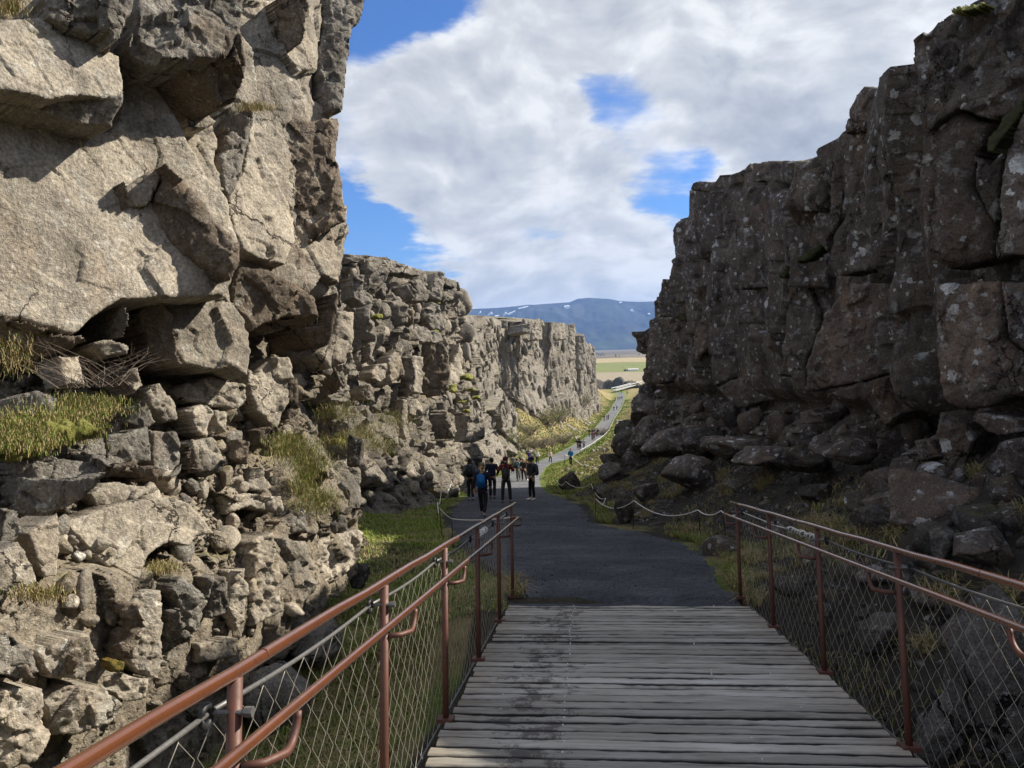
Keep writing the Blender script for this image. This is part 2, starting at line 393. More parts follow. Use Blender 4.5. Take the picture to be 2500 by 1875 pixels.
# ground sheet: rows along the valley, columns across, wide enough for the horizon
Yr = np.unique(np.concatenate((np.arange(-30, 2, 1.0), np.arange(2, 26, .11), np.geomspace(26, 400, 420), np.geomspace(400, 7500, 170))))
tt = np.linspace(-1, 1, 301); tcol = np.sign(tt) * (abs(tt) * 7 + 55 * abs(tt) ** 5)
YY, TT = np.meshgrid(Yr, tcol, indexing='ij')
XX = xc(YY) + TT * (1 + sst(YY, 120, 500) * 3 + np.clip(YY - 400, 0, None) / 90)
ZZ = ground(XX, YY)
ni, nj = XX.shape; I = np.arange(ni * nj).reshape(ni, nj)
quads = np.stack((I[:-1, :-1], I[:-1, 1:], I[1:, 1:], I[1:, :-1]), -1).reshape(-1, 4)
V = np.stack((XX, YY, ZZ), -1).reshape(-1, 3)
P0 = V * (1, 1, 0)
GREEN, DRY, DIRT = np.array((.115, .155, .03)), np.array((.24, .20, .095)), np.array((.055, .05, .042))
dl = (Lx(V[:, 1]) - V[:, 0]); dr = (V[:, 0] - Rx(V[:, 1])); off = np.maximum(dl, dr)
g1 = fbm(P0, 2.3, 4, 31); g2 = fbm(P0, 9, 3, 32); g3 = fbm(P0, .5, 3, 33)
Yv = V[:, 1]
green = np.where(Yv < 40, sst(g1 * .6 + g3 * .3 - .13 * (off - 1.2), -.1, .3), sst(-.14 * (off - 1.6) + .7 * g1 + .5 * g2, -.3, .35))
col = DRY * (1 - green[:, None]) + GREEN * green[:, None]
dirt = np.where(Yv < 40, sst(g2 + g1 * .8 + np.where(dr > 0, .16 + .12 * np.clip(dr - .6, 0, 3), -.12), .05, .45), sst(g1 * .8 + g2 + .03 * (off - 9), .15, .6) * .8)
under = (Yv < 9.3) & (V[:, 0] > Lx(Yv) - .4) & (V[:, 0] < Rx(Yv) + .4)
dirt = np.maximum(dirt, under * .9)
dirt = dirt * (Yv < 420)
col = col * (1 - dirt[:, None]) + DIRT * dirt[:, None]
# the plain: bands of fields, heath and bare lava
pl = sst(Yv, 430, 520)[:, None]
yb = Yv + 120 * fbm(P0, 700, 3, 35) + .12 * V[:, 0]
def band(a, b_): return (sst(yb, a, a * 1.06) * (1 - sst(yb, b_, b_ * 1.06)))[:, None]
plain_c = np.array((.15, .125, .085)) * np.ones((len(V), 1)) * (1 + .5 * fbm(P0 * (1, .35, 1), 160, 4, 36)[:, None])
plain_c = plain_c * (1 - band(420, 640)) + band(420, 640) * np.array((.27, .23, .16))
plain_c = plain_c * (1 - band(640, 1050)) + band(640, 1050) * np.array((.17, .185, .065))
plain_c = plain_c * (1 - band(1050, 1500)) + band(1050, 1500) * np.array((.33, .27, .15))
col = col * (1 - pl) + plain_c * pl
def gmat(T, bs):
    a = T.n('ShaderNodeAttribute', attribute_name='Col').outputs['Color']
    p = T.n('ShaderNodeNewGeometry').outputs['Position']
    f1 = T.noise(p, 7, 6, .7); f2 = T.noise(p, 60, 4, .7)
    v = T.math('MULTIPLY', T.ramp(f1, [(.3, .6), (.7, 1.4)]), T.ramp(f2, [(.3, .6), (.7, 1.4)]))
    bm = T.n('ShaderNodeBump', {'Height': T.math('ADD', f2, f1), 'Strength': .8, 'Distance': .06})
    setin(T, bs, Base_Color=T.mix(1.0, a, v, 'MULTIPLY'), Roughness=.95, Normal=bm.outputs[0]); bs.inputs['Specular IOR Level'].default_value = .1
MG = mat('ground_cover', gmat)
me = mk_mesh('ground', V, quads, MG, smooth=True)
ca = me.color_attributes.new('Col', 'FLOAT_COLOR', 'POINT'); ca.data.foreach_set('color', np.c_[np.clip(col, 0, 1), np.ones(len(V))].astype(np.float32).ravel())
link('ground', me, kind='structure')

# gravel path, one sheet just above the ground
def pathmat(T, bs):
    p = T.n('ShaderNodeNewGeometry').outputs['Position']
    y = T.n('ShaderNodeSeparateXYZ', {0: p}).outputs[1]
    v = T.n('ShaderNodeTexVoronoi', {'Vector': p, 'Scale': 42}, feature='F1')
    vc = T.n('ShaderNodeSeparateColor', {0: v.outputs['Color']}).outputs[0]
    big = T.noise(p, .9, 5, .6); st = T.noise(T.vmath('MULTIPLY', p, (1, 2.2, 1)), 5.5, 5, .7)
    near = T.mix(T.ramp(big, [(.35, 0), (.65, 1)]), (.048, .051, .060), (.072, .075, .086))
    far = T.mix(T.ramp(big, [(.35, 0), (.65, 1)]), (.115, .118, .126), (.15, .152, .158))      # paler past the cliff's shadow: sunlit contrast put into the gravel colour
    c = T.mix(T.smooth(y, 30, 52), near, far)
    val = T.math('MULTIPLY', T.math('MULTIPLY_ADD', vc, .7, .65), T.math('MULTIPLY', T.ramp(st, [(.3, .62), (.7, 1.38)]), T.ramp(T.noise(p, .45, 4, .6), [(.35, .8), (.65, 1.25)])))
    bm = T.n('ShaderNodeBump', {'Height': T.math('MULTIPLY_ADD', v.outputs['Distance'], -.6, st), 'Strength': .9, 'Distance': .03})
    setin(T, bs, Base_Color=T.mix(1.0, c, val, 'MULTIPLY'), Roughness=.88, Normal=bm.outputs[0]); bs.inputs['Specular IOR Level'].default_value = .25
MP = mat('dark_gravel', pathmat)
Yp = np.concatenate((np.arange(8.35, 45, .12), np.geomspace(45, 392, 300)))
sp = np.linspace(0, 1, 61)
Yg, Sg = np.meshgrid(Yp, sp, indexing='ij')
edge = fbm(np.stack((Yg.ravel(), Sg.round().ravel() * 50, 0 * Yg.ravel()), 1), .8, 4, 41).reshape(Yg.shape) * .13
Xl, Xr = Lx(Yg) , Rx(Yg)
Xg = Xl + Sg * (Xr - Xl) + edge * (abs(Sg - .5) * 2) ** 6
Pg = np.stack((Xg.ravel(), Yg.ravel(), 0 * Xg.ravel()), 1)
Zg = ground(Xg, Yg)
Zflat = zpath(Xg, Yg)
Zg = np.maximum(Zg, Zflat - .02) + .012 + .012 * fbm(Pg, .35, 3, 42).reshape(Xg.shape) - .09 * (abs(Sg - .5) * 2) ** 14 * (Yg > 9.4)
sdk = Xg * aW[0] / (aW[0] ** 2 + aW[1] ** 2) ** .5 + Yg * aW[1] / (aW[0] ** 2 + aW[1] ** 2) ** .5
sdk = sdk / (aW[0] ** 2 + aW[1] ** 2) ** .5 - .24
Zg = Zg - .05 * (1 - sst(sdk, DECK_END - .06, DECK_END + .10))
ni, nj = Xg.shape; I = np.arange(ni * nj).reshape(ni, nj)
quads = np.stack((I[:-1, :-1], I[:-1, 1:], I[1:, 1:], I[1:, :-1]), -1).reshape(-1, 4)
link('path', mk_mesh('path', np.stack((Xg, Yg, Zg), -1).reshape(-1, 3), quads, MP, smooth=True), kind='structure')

# ------------------------------------------------------------------ mountain beyond the plain
def px_top(tab, x): return np.interp(x, [a for a, b in tab], [b for a, b in tab])
mt = [(500, 770), (900, 762), (1100, 758), (1135, 755), (1210, 752), (1260, 748), (1330, 742), (1392, 738), (1414, 729), (1440, 727), (1490, 730), (1515, 735), (1560, 737), (1640, 734), (1900, 745), (2300, 765)]
xs = np.linspace(700, 2100, 330); vs = np.linspace(0, 1, 70)
Xm, Vm = np.meshgrid(xs, vs, indexing='ij')
ybase = 856
top = np.array([px_top(mt, x) for x in xs])[:, None]
Ym = 5200 + 1500 * Vm
rb = ray(xs, np.full_like(xs, ybase)); rt = ray(xs[:, None].repeat(1, 1), top)[:, 0]
zb = rb[:, 2] / rb[:, 1] * 5200; zt = rt[:, 2] / rt[:, 1] * 6700
Zm = zb[:, None] + (zt - zb)[:, None] * (Vm ** .9)
Xw = (ray(xs, np.full_like(xs, 800))[:, 0] / ray(xs, np.full_like(xs, 800))[:, 1])[:, None] * Ym
Pm = np.stack((Xw, Ym, Zm), -1).reshape(-1, 3)
gul = np.abs(fbm(Pm * (1, .45, .6), 420, 5, 51)).reshape(Xm.shape)
Zm = Zm + (gul - .25) * 270 * np.sin(np.clip(Vm, 0, 1) * math.pi) ** .7 * .8
Zm[:, 0] -= 60
V = np.stack((Xw, Ym, Zm), -1)
back = V[:, -1:] + np.array((0, 900, -260))
V = np.concatenate((V, back), 1)
ni, nj = V.shape[:2]; I = np.arange(ni * nj).reshape(ni, nj)
quads = np.stack((I[:-1, :-1], I[1:, :-1], I[1:, 1:], I[:-1, 1:]), -1).reshape(-1, 4)
def mmat(T, bs):
    p = T.n('ShaderNodeNewGeometry').outputs['Position']
    a = T.noise(T.vmath('MULTIPLY', p, (1, .5, 1.2)), .004, 7, .62)
    z = T.n('ShaderNodeSeparateXYZ', {0: p}).outputs[2]
    c = T.mix(T.ramp(a, [(.4, 0), (.62, 1)]), (.012, .016, .026), (.05, .052, .05))  # cloud shadow over the mountain is put into these dark bluish colours
    lowg = T.math('MULTIPLY', T.math('SUBTRACT', 1.0, T.smooth(z, -20, 130)), T.ramp(T.noise(p, .006, 5, .6), [(.45, 0), (.6, .8)]))
    c = T.mix(lowg, c, (.075, .10, .05))
    setin(T, bs, Base_Color=c, Roughness=.95); bs.inputs['Specular IOR Level'].default_value = .05
MM = mat('mountain_rock', mmat)
mo = link('mountain', mk_mesh('mountain', V.reshape(-1, 3), quads, MM, smooth=True), kind='structure')
# snow fields lying in the hollows of the ridge
MS = plain('old_snow', (.80, .82, .86), .8, 0, .05, .02)
snow = [[(1378, 748), (1391, 747), (1393, 750), (1386, 757), (1379, 753)], [(1540, 759), (1546, 755), (1549, 761), (1544, 763)], [(1584, 767), (1588, 766), (1587, 769)],
        [(1226, 773), (1234, 762), (1237, 766), (1232, 772)], [(1239, 767), (1259, 759), (1250, 766), (1241, 770)], [(1188, 771), (1200, 762), (1202, 767), (1194, 770)],
        [(1164, 769), (1173, 760), (1174, 764)], [(1134, 764), (1150, 760), (1146, 766)], [(1246, 779), (1256, 776), (1252, 779)], [(1265, 754), (1290, 748), (1280, 753)], [(1208, 772), (1218, 771), (1214, 773)],
        [(1512, 739), (1519, 738), (1515, 741)], [(1558, 752), (1566, 756), (1560, 755)]]
vg = np.stack((Xw, Ym, Zm), -1); gx, gy = proj(vg)
for poly in snow:
    poly = np.array(poly, float); c = poly.mean(0)
    k = np.unravel_index(np.argmin((gx - c[0]) ** 2 + (gy - c[1]) ** 2), gx.shape)
    Zd = vg[k][1] - 40
    rr = ray(poly[:, 0], poly[:, 1]); pts = rr * (Zd / rr[:, 1])[:, None]
    V2 = np.concatenate((pts, pts + (0, 60, 8))); n = len(pts)
    Fc = [tuple(range(n))[::-1]] + [(i, (i + 1) % n, (i + 1) % n + n, i + n) for i in range(n)]
    link('snow_patch', mk_poly('snow_patch', V2, [list(f) for f in Fc], MS), mo)
# ------------------------------------------------------------------ rock builders
def poly_sd(px, py, poly):
    """distance inside a polygon (negative outside), in pixels"""
    n = len(poly); ins = np.zeros(px.shape, bool); dist = np.full(px.shape, 1e9)
    for i in range(n):
        x1, y1 = poly[i]; x2, y2 = poly[(i + 1) % n]
        if y1 != y2:
            c = ((y1 > py) != (y2 > py)) & (px < (x2 - x1) * (py - y1) / (y2 - y1) + x1); ins ^= c
        dx, dy = x2 - x1, y2 - y1; L = dx * dx + dy * dy + 1e-9
        t = np.clip(((px - x1) * dx + (py - y1) * dy) / L, 0, 1)
        dist = np.minimum(dist, np.hypot(px - x1 - t * dx, py - y1 - t * dy))
    return np.where(ins, dist, -dist)
def block(poly, Z, n, m, parent, thick=.6, rough=.02, fac=.05, fsize=.35, rim=12, warp=5, step=3.2, back=(-.75, .55, -.1), name='rock_block', seed=None, lim=1.3, bulge=0.0):
    """one traced rock: its outline, its distance and the way its face looks; gets relief, rounded rims and sides"""
    block.k += 1; seed = seed or block.k * 13
    poly = np.asarray(poly, float); n = nrm(n)
    x0, y0 = poly.min(0) - 6; x1, y1 = poly.max(0) + 6
    gx = np.arange(x0, x1 + step, step); gy = np.arange(y0, y1 + step, step)
    X, Y = np.meshgrid(gx, gy, indexing='ij'); sh = X.shape; X = X.ravel(); Y = Y.ravel()
    w_ = np.stack((X, Y, np.full_like(X, seed * 3.1)), 1)
    wx = fbm(w_, 60, 4, seed, .6) * warp * 1.6; wy = fbm(w_, 60, 4, seed + 5, .6) * warp * 1.6
    sd = poly_sd(X + wx, Y + wy, poly)
    keep = sd > 0
    c = poly.mean(0); Pc = PT(c[0], c[1], Z)
    r = ray(X, Y); dn = r @ n
    t = np.where(abs(dn) > .02, (Pc @ n) / np.where(abs(dn) > .02, dn, 1), Z)
    t = np.where(t <= 0, Z + lim, t); t = Z + lim * np.tanh((t - Z) / lim)
    P = r * t[:, None]
    rimm = rim * Z / F; q = np.clip(sd / rim, 0, 1)
    push = rimm * .85 * (1 - np.sqrt(np.clip(1 - (1 - q) ** 2, 0, 1)))
    h = rough * fbm(P, .18, 4, seed, .55) + rough * 1.6 * fbm(P, .9, 3, seed + 3)
    if fac: h = h + fac * facet(P, (fsize, fsize, fsize * 1.3), seed, 1.6) + .35 * fac * facet(P, fsize * .4, seed + 9, 1.6)
    if bulge: h = h + bulge * (np.clip(sd / max(sd.max(), 1), 0, 1) ** .6)
    P = P + n * (h - push)[:, None]
    K = keep.reshape(sh); I = np.arange(len(X)).reshape(sh)
    cell = K[:-1, :-1] & K[1:, :-1] & K[1:, 1:] & K[:-1, 1:]
    Q = np.stack((I[:-1, :-1], I[:-1, 1:], I[1:, 1:], I[1:, :-1]), -1)[cell]
    if len(Q) == 0: return None
    # rim edges -> sides
    E = np.concatenate((Q[:, [0, 1]], Q[:, [1, 2]], Q[:, [2, 3]], Q[:, [3, 0]]))
    key = np.sort(E, 1); kk = key[:, 0].astype(np.int64) * len(X) + key[:, 1]
    _, inv, cnt = np.unique(kk, return_inverse=True, return_counts=True)
    B = E[cnt[inv] == 1]
    bv = np.unique(B); off = len(X)
    bdir = nrm(back) * thick
    remap = np.full(len(X), -1); remap[bv] = np.arange(len(bv))
    V1 = P[bv] + bdir * .25 - n * rimm * .3; V2 = P[bv] + bdir
    V = np.concatenate((P, V1, V2)); o1, o2 = off, off + len(bv)
    S1 = np.stack((B[:, 1], B[:, 0], o1 + remap[B[:, 0]], o1 + remap[B[:, 1]]), 1)
    S2 = np.stack((o1 + remap[B[:, 1]], o1 + remap[B[:, 0]], o2 + remap[B[:, 0]], o2 + remap[B[:, 1]]), 1)
    Fc = np.concatenate((Q, S1, S2))
    used = np.unique(Fc); rm = np.full(len(V), -1); rm[used] = np.arange(len(used)); V = V[used]; Fc = rm[Fc]
    V, loc = centred(V)
    return link(name, mk_mesh(name, V, Fc, MR[m] if isinstance(m, str) else m), parent, loc)
block.k = 0
def crop(x0, y0, s, pts): return [(x0 + s * a, y0 + s * b) for a, b in pts]

# a library of loose angular stones (faces cut by random planes round an ellipsoid)
def ico(sub):
    bm = bmesh.new(); bmesh.ops.create_icosphere(bm, subdivisions=sub, radius=1); bm.verts.ensure_lookup_table()
    V = np.array([v.co[:] for v in bm.verts]); Fc = np.array([[v.index for v in f.verts] for f in bm.faces]); bm.free(); return V, Fc
ICO = {k: ico(k) for k in (2, 3, 4, 5)}
def stone_mesh(seed, sub, el=(1, 1, 1), cuts=13, rough=.05, m=None, name='stone', soft=.0):
    rg = np.random.default_rng(seed); D, Fc = ICO[sub]
    nn = rg.normal(size=(cuts, 3)); nn /= np.linalg.norm(nn, axis=1)[:, None]
    dd = rg.uniform(.42, .82, cuts)
    c = D @ nn.T
    r = np.min(np.where(c > .05, dd / np.maximum(c, .05), 9), 1); r = np.minimum(r, .92)
    V = D * r[:, None]
    V = V * (1 + rough * fbm(V + seed * 3.3, .45, 4, seed)[:, None]) * np.array(el)
    return mk_mesh(name, V, Fc, m or MR['tan'], smooth=False)
LIB = {}
def lib(m, sub):
    if (m, sub) not in LIB:
        LIB[m, sub] = [stone_mesh(100 + i * 7, sub, (1, 1, 1), 7 + i % 6, .06 if sub > 2 else .0, MR[m]) for i in range(10)]
    return LIB[m, sub]
def put_stone(P, size, m, sub, parent, rg, el=(1, 1, 1), name='stone', kindly=None):
    o = link(name, lib(m, sub)[rg.integers(10)], parent, tuple(P), kindly)
    o.rotation_euler = tuple(rg.uniform(0, 6.28, 3))
    s = size * (rg.uniform(.65, 1.45, 3)) * np.array(el); o.scale = tuple(s)
    return o

# ------------------------------------------------------------------ near left cliff (sunlit)
def depthL(px, py):
    px = np.asarray(px, float); py = np.asarray(py, float)
    up = np.interp(px, [-900, -200, 0, 250, 450, 700, 880, 960], [4.4, 5.6, 6.3, 7.2, 8.1, 9.6, 10.8, 12.5])
    lo = np.interp(px, [-900, -200, 0, 250, 450, 650, 800, 880, 960], [2.8, 4.0, 4.8, 5.6, 6.8, 8.4, 9.9, 10.9, 12.5])
    k = sst(py, 900, 1420); led = .35 * sst(py, 1395 - .14 * px, 1440 - .14 * px)
    return up * (1 - k) + lo * k + .35 * k * (1 - sst(py, 1300, 1450)) - .3 * led
def outlineL(py):        # right edge of the cliff
    return np.interp(py, [-300, 0, 30, 85, 140, 275, 380, 450, 530, 600, 650, 720, 800, 850, 950, 1060, 1100, 1150, 1235, 1300, 1330, 1400, 1500, 1600, 1700],
                     [890, 886, 882, 857, 848, 829, 824, 840, 848, 838, 825, 815, 800, 790, 770, 745, 770, 830, 850, 880, 893, 880, 800, 700, 600])
cl = thing('cliff', 'sunlit tan cliff of huge cracked lava slabs over rubble left of the boardwalk', 'cliff', (-4, 8, 0))
def to_cliff(o, root):
    if o is not None: o.location = Vector(o.location) - root.location
    return o
def BL(poly, off, n, m='tan', **kw):
    poly = np.asarray(poly, float); c = poly.mean(0)
    return to_cliff(block(poly, float(depthL(c[0], c[1])) - off, n, m, cl, **kw), cl)
C1 = lambda p: crop(0, 0, 900 / 2133, p); C2 = lambda p: crop(0, 650, 900 / 2133, p); C3 = lambda p: crop(0, 1250, 900 / 2212, p)

# the body of the cliff behind the traced slabs
st = 3.6
gx = np.concatenate((np.arange(-900, -30, 22), np.arange(-30, 905, st))); gy = np.concatenate((np.arange(-500, -20, 20), np.arange(-20, 1900, st)))
X, Y = np.meshgrid(gx, gy, indexing='ij'); sh = X.shape
dep = depthL(X, Y) + .42 * (1 - sst(Y, 1050, 1300)) + .12 + .75 * (1 - sst(Y, 800, 1000)) - .10 * sst(Y, 1330, 1420) - .13 * sst(Y, 880, 1000)
P = PT(X.ravel(), Y.ravel(), dep.ravel())
h = .16 * fbm(P, 1.5, 4, 61) + .26 * facet(P, (.6, .6, .5), 62, 1.5) + .13 * facet(P, (.22, .22, .2), 63, 1.6) + .05 * fbm(P, .2, 4, 64, .6)
col_ = sst(Y.ravel(), 1330, 1420)                     # ledge columns low down: upright ribs
h = h * (1 - .8 * col_) + col_ * (.15 * facet(P, (.5, .5, 1.3), 65, 1.0) + .03 * facet(P, (.16, .16, .24), 66, 1.5) + .02 * fbm(P, .09, 3, 68, .6) - .02)
nl = nrm((.82, -.55, .1)); P = P + nl * h[:, None]
K = (X < outlineL(Y) - 6 - 34 * (1 - sst(Y, 650, 800)) + 10 * fbm(np.stack((X.ravel(), Y.ravel(), 0 * X.ravel()), 1), 60, 3, 67).reshape(sh)); K[-2:, :] = False
I = np.arange(X.size).reshape(sh); cell = K[:-1, :-1] & K[1:, :-1] & K[1:, 1:] & K[:-1, 1:]
Q = np.stack((I[:-1, :-1], I[:-1, 1:], I[1:, 1:], I[1:, :-1]), -1)[cell]
E = np.concatenate((Q[:, [0, 1]], Q[:, [1, 2]], Q[:, [2, 3]], Q[:, [3, 0]])); key = np.sort(E, 1)
_, inv, cnt = np.unique(key[:, 0].astype(np.int64) * X.size + key[:, 1], return_inverse=True, return_counts=True)
B = E[cnt[inv] == 1]; bv = np.unique(B); remap = np.full(X.size, -1); remap[bv] = np.arange(len(bv)) + X.size
V = np.concatenate((P, P[bv] + (-6, 1.5, 0)))
Fc = np.concatenate((Q, np.stack((B[:, 1], B[:, 0], remap[B[:, 0]], remap[B[:, 1]]), 1)))
used = np.unique(Fc); rm = np.full(len(V), -1); rm[used] = np.arange(len(used))
link('rock_face', mk_mesh('rock_face', V[used] - np.array(cl.location), rm[Fc], MR['rubble']), cl)
WALL_L = (gx, gy, P.reshape(*sh, 3))
def on_left(px, py):
    i = np.clip(np.searchsorted(gx_l, px), 0, len(gx_l) - 1); j = np.clip(np.searchsorted(gy_l, py), 0, len(gy_l) - 1)
    return WALL_L[2][i, j]
gx_l, gy_l = gx, gy

LIT, MID, DRK = (.78, -.58, .2), (.55, -.8, .12), (.12, -.97, -.05)
rv = 1.0
# right-hand flank first (furthest), then the slabs over it
BL(C1([(1300, -60), (1890, -60), (1870, 150), (1840, 420), (1835, 560), (1990, 700), (1955, 900), (1985, 1050), (2020, 1250), (2005, 1420), (1985, 1560), (1960, 1720), (1500, 1720), (1330, 1560), (1280, 1100), (1250, 700), (1300, 400)]), -.05, (.80, -.58, .12), 'tan', thick=2.5, rim=30, fac=.10, fsize=.7, lim=2)
BL(C1([(1870, -60), (2120, -60), (2100, 30), (2088, 80), (2040, 150), (2012, 330), (1992, 480), (1980, 640), (1900, 640), (1830, 470), (1835, 300), (1850, 200)]), .02, (.25, -.92, .30), 'grey', thick=2.5, rim=22, rough=.05, fac=.12)
BL(C1([(1480, 600), (1560, 618), (1700, 640), (1800, 680), (1975, 640), (1958, 900), (1985, 1040), (2000, 1120), (2020, 1250), (1940, 1290), (1800, 1400), (1700, 1290), (1640, 1120), (1560, 960), (1490, 830), (1466, 700)]), .12, (.36, -.90, .22), 'brown', thick=1.2, rim=34, rough=.045, fac=.09)
BL(C1([(1845, 935), (1900, 990), (1950, 1090), (1958, 1190), (1925, 1195), (1880, 1110), (1845, 1010)]), .17, (-.25, -.95, -.1), 'brown', thick=.3, rim=5)
BL(C1([(1632, -40), (1775, -40), (1775, 110), (1740, 250), (1668, 305), (1610, 230), (1590, 140)]), .06, (-.15, -.95, -.25), 'brown', thick=.4, rim=8)
BL(C1([(1466, 660), (1500, 860), (1570, 990), (1640, 1120), (1702, 1260), (1705, 1400), (1650, 1535), (1600, 1530), (1430, 1450), (1385, 1400), (1310, 1150), (1400, 1000), (1420, 900)]), .10, (.84, -.50, .2), 'pale', thick=.8, rim=8, fac=.05)
BL(C1([(1290, 640), (1370, 590), (1475, 612), (1465, 700), (1425, 890), (1400, 1000), (1335, 1120), (1290, 1085), (1250, 950), (1292, 780)]), .22, (.42, -.86, .28), 'grey', thick=.7, rim=16, fac=.1)
BL(C1([(1075, 740), (1250, 690), (1262, 800), (1240, 930), (1300, 1100), (1310, 1160), (1385, 1400), (1250, 1280), (1140, 1130), (1050, 1000), (1000, 850)]), .12, (.80, -.56, .2), 'tan', thick=.7, rim=8)
# the big left slab and the one above it
BL(C1([(-60, 640), (60, 640), (200, 685), (450, 735), (640, 750), (700, 690), (715, 550), (690, 320), (830, 400), (960, 560), (1050, 720), (1130, 890), (1200, 1010), (1310, 1140), (1390, 1400), (1345, 1640), (1300, 1720), (700, 1720), (540, 1840), (430, 1930), (200, 1880), (-60, 1810)]), .38, (.76, -.60, .22), 'tan', thick=1.6, rim=12, fac=.05, fsize=.9, lim=1.6, step=3.0)
BL(C1([(-60, 150), (110, 100), (280, 105), (420, 150), (560, 225), (700, 310), (725, 440), (718, 552), (560, 556), (260, 566), (-60, 520)]), .50, (.70, -.62, .36), 'tan', thick=1.0, rim=10, fac=.05, fsize=.8)
BL(C1([(-60, 520), (260, 562), (560, 552), (712, 552), (690, 640), (640, 735), (450, 712), (200, 642), (-60, 590)]), .47, (.62, -.70, -.30), 'grey', thick=.9, rim=8, rough=.04)
sl_poly = np.array(C1([(-60, 640), (60, 640), (200, 685), (450, 735), (640, 750), (700, 690), (715, 550), (690, 320), (830, 400), (960, 560), (1050, 720), (1130, 890), (1200, 1010), (1310, 1140), (1390, 1400), (1345, 1640), (1300, 1720), (700, 1720), (540, 1840), (430, 1930), (200, 1880), (-60, 1810)]))
c_ = sl_poly.mean(0); n_ = nrm((.76, -.60, .22)); P_ = PT(c_[0], c_[1], float(depthL(*c_)) - .38)
def slab_off(x, y, proud):
    """how far a piece set into the big slab lies in front of the general face"""
    r_k = ray(x, y); return float(depthL(x, y)) - float((P_ @ n_) / (r_k @ n_)) + proud
SCAR = slab_off(474, 545, .20)
# dark scar, the lit facet beside it and its hollow
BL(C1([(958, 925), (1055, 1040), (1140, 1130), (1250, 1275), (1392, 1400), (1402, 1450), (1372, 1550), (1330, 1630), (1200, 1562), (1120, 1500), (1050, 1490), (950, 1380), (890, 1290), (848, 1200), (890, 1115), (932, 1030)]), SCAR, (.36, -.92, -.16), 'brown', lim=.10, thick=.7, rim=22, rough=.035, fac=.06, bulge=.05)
BL(C1([(956, 930), (1055, 1040), (1050, 1060), (925, 1080)]), slab_off(416, 432, .30), (-.3, -.8, -.5), 'brown', thick=.2, rim=4)
BL(C1([(735, 1190), (718, 1085), (800, 1030), (950, 940), (932, 1035), (890, 1112), (850, 1200)]), slab_off(352, 455, .10), (.66, -.74, .05), 'tan', thick=.6, rim=10)
BL(C1([(662, 1090), (705, 1035), (722, 1085), (722, 1180), (735, 1200), (700, 1225), (660, 1170)]), slab_off(295, 480, .06), (-.6, -.75, -.2), 'brown', thick=.2, rim=4)
BL(C1([(760, 1215), (850, 1215), (900, 1310), (1050, 1490), (1140, 1500), (1330, 1640), (1300, 1720), (1100, 1720), (960, 1500), (820, 1290)]), .47, (.80, -.52, .28), 'pale', thick=.5, rim=9)
BL(C1([(690, 1345), (740, 1300), (830, 1380), (1000, 1640), (950, 1740), (760, 1740), (690, 1660)]), .44, (.72, -.66, .12), 'tan', thick=.5, rim=9)
# the roof boulders
BL(C1([(230, -80), (785, -80), (745, 100), (700, 215), (655, 240), (640, 190), (480, 165), (375, 140), (265, 92)]), .72, (.42, -.84, .05), 'grey', thick=1.0, rim=18, rough=.05, fac=.12)
BL(C1([(450, 165), (640, 190), (655, 300), (560, 230)]), .60, (.75, -.6, .25), 'tan', thick=.4, rim=6)
BL(C1([(800, -80), (1430, -80), (1400, 190), (1320, 330), (1240, 368), (1060, 372), (900, 372), (830, 320), (740, 275), (765, 150)]), .95, (.56, -.74, .36), 'grey', thick=1.0, rim=16, rough=.06, fac=.12, fsize=.3)
BL(C1([(740, 268), (830, 318), (900, 370), (1060, 370), (1240, 366), (1320, 328), (1402, 190), (1440, 400), (1392, 520), (1362, 600), (1290, 632), (1180, 542), (1010, 432), (880, 356)]), .93, (.42, -.62, -.66), 'brown', thick=.75, rim=14, rough=.035)
BL(C1([(1060, 640), (1150, 600), (1255, 690), (1200, 740), (1100, 745)]), .30, (.5, -.8, .2), 'tan', thick=.3, rim=6)
# under the slab: overhangs, dark recesses
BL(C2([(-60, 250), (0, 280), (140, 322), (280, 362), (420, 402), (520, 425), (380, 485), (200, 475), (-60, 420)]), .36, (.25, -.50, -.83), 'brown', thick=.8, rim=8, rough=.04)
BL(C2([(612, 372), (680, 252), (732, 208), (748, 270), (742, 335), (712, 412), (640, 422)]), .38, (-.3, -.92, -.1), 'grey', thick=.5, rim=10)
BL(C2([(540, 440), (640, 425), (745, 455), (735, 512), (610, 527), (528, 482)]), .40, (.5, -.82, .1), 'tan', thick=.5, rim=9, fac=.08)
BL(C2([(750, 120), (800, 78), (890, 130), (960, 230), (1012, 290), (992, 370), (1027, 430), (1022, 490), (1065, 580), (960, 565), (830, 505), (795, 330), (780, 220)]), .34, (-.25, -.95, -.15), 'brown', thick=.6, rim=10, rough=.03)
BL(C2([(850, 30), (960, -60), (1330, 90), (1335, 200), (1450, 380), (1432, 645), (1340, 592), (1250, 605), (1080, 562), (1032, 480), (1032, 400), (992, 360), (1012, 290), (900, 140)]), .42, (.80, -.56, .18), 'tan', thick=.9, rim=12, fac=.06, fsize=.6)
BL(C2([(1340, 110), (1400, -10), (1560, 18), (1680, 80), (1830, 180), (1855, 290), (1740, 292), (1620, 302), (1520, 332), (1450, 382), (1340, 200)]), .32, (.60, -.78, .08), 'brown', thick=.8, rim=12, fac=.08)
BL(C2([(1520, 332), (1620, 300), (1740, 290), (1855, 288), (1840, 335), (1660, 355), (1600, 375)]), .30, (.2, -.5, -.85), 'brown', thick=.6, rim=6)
BL(C2([(1660, 355), (1845, 330), (1870, 290), (1945, 140), (1965, 170), (1942, 330), (1902, 440), (1880, 472), (1800, 462), (1700, 402)]), .25, (.15, -.96, -.1), 'brown', thick=.6, rim=16)
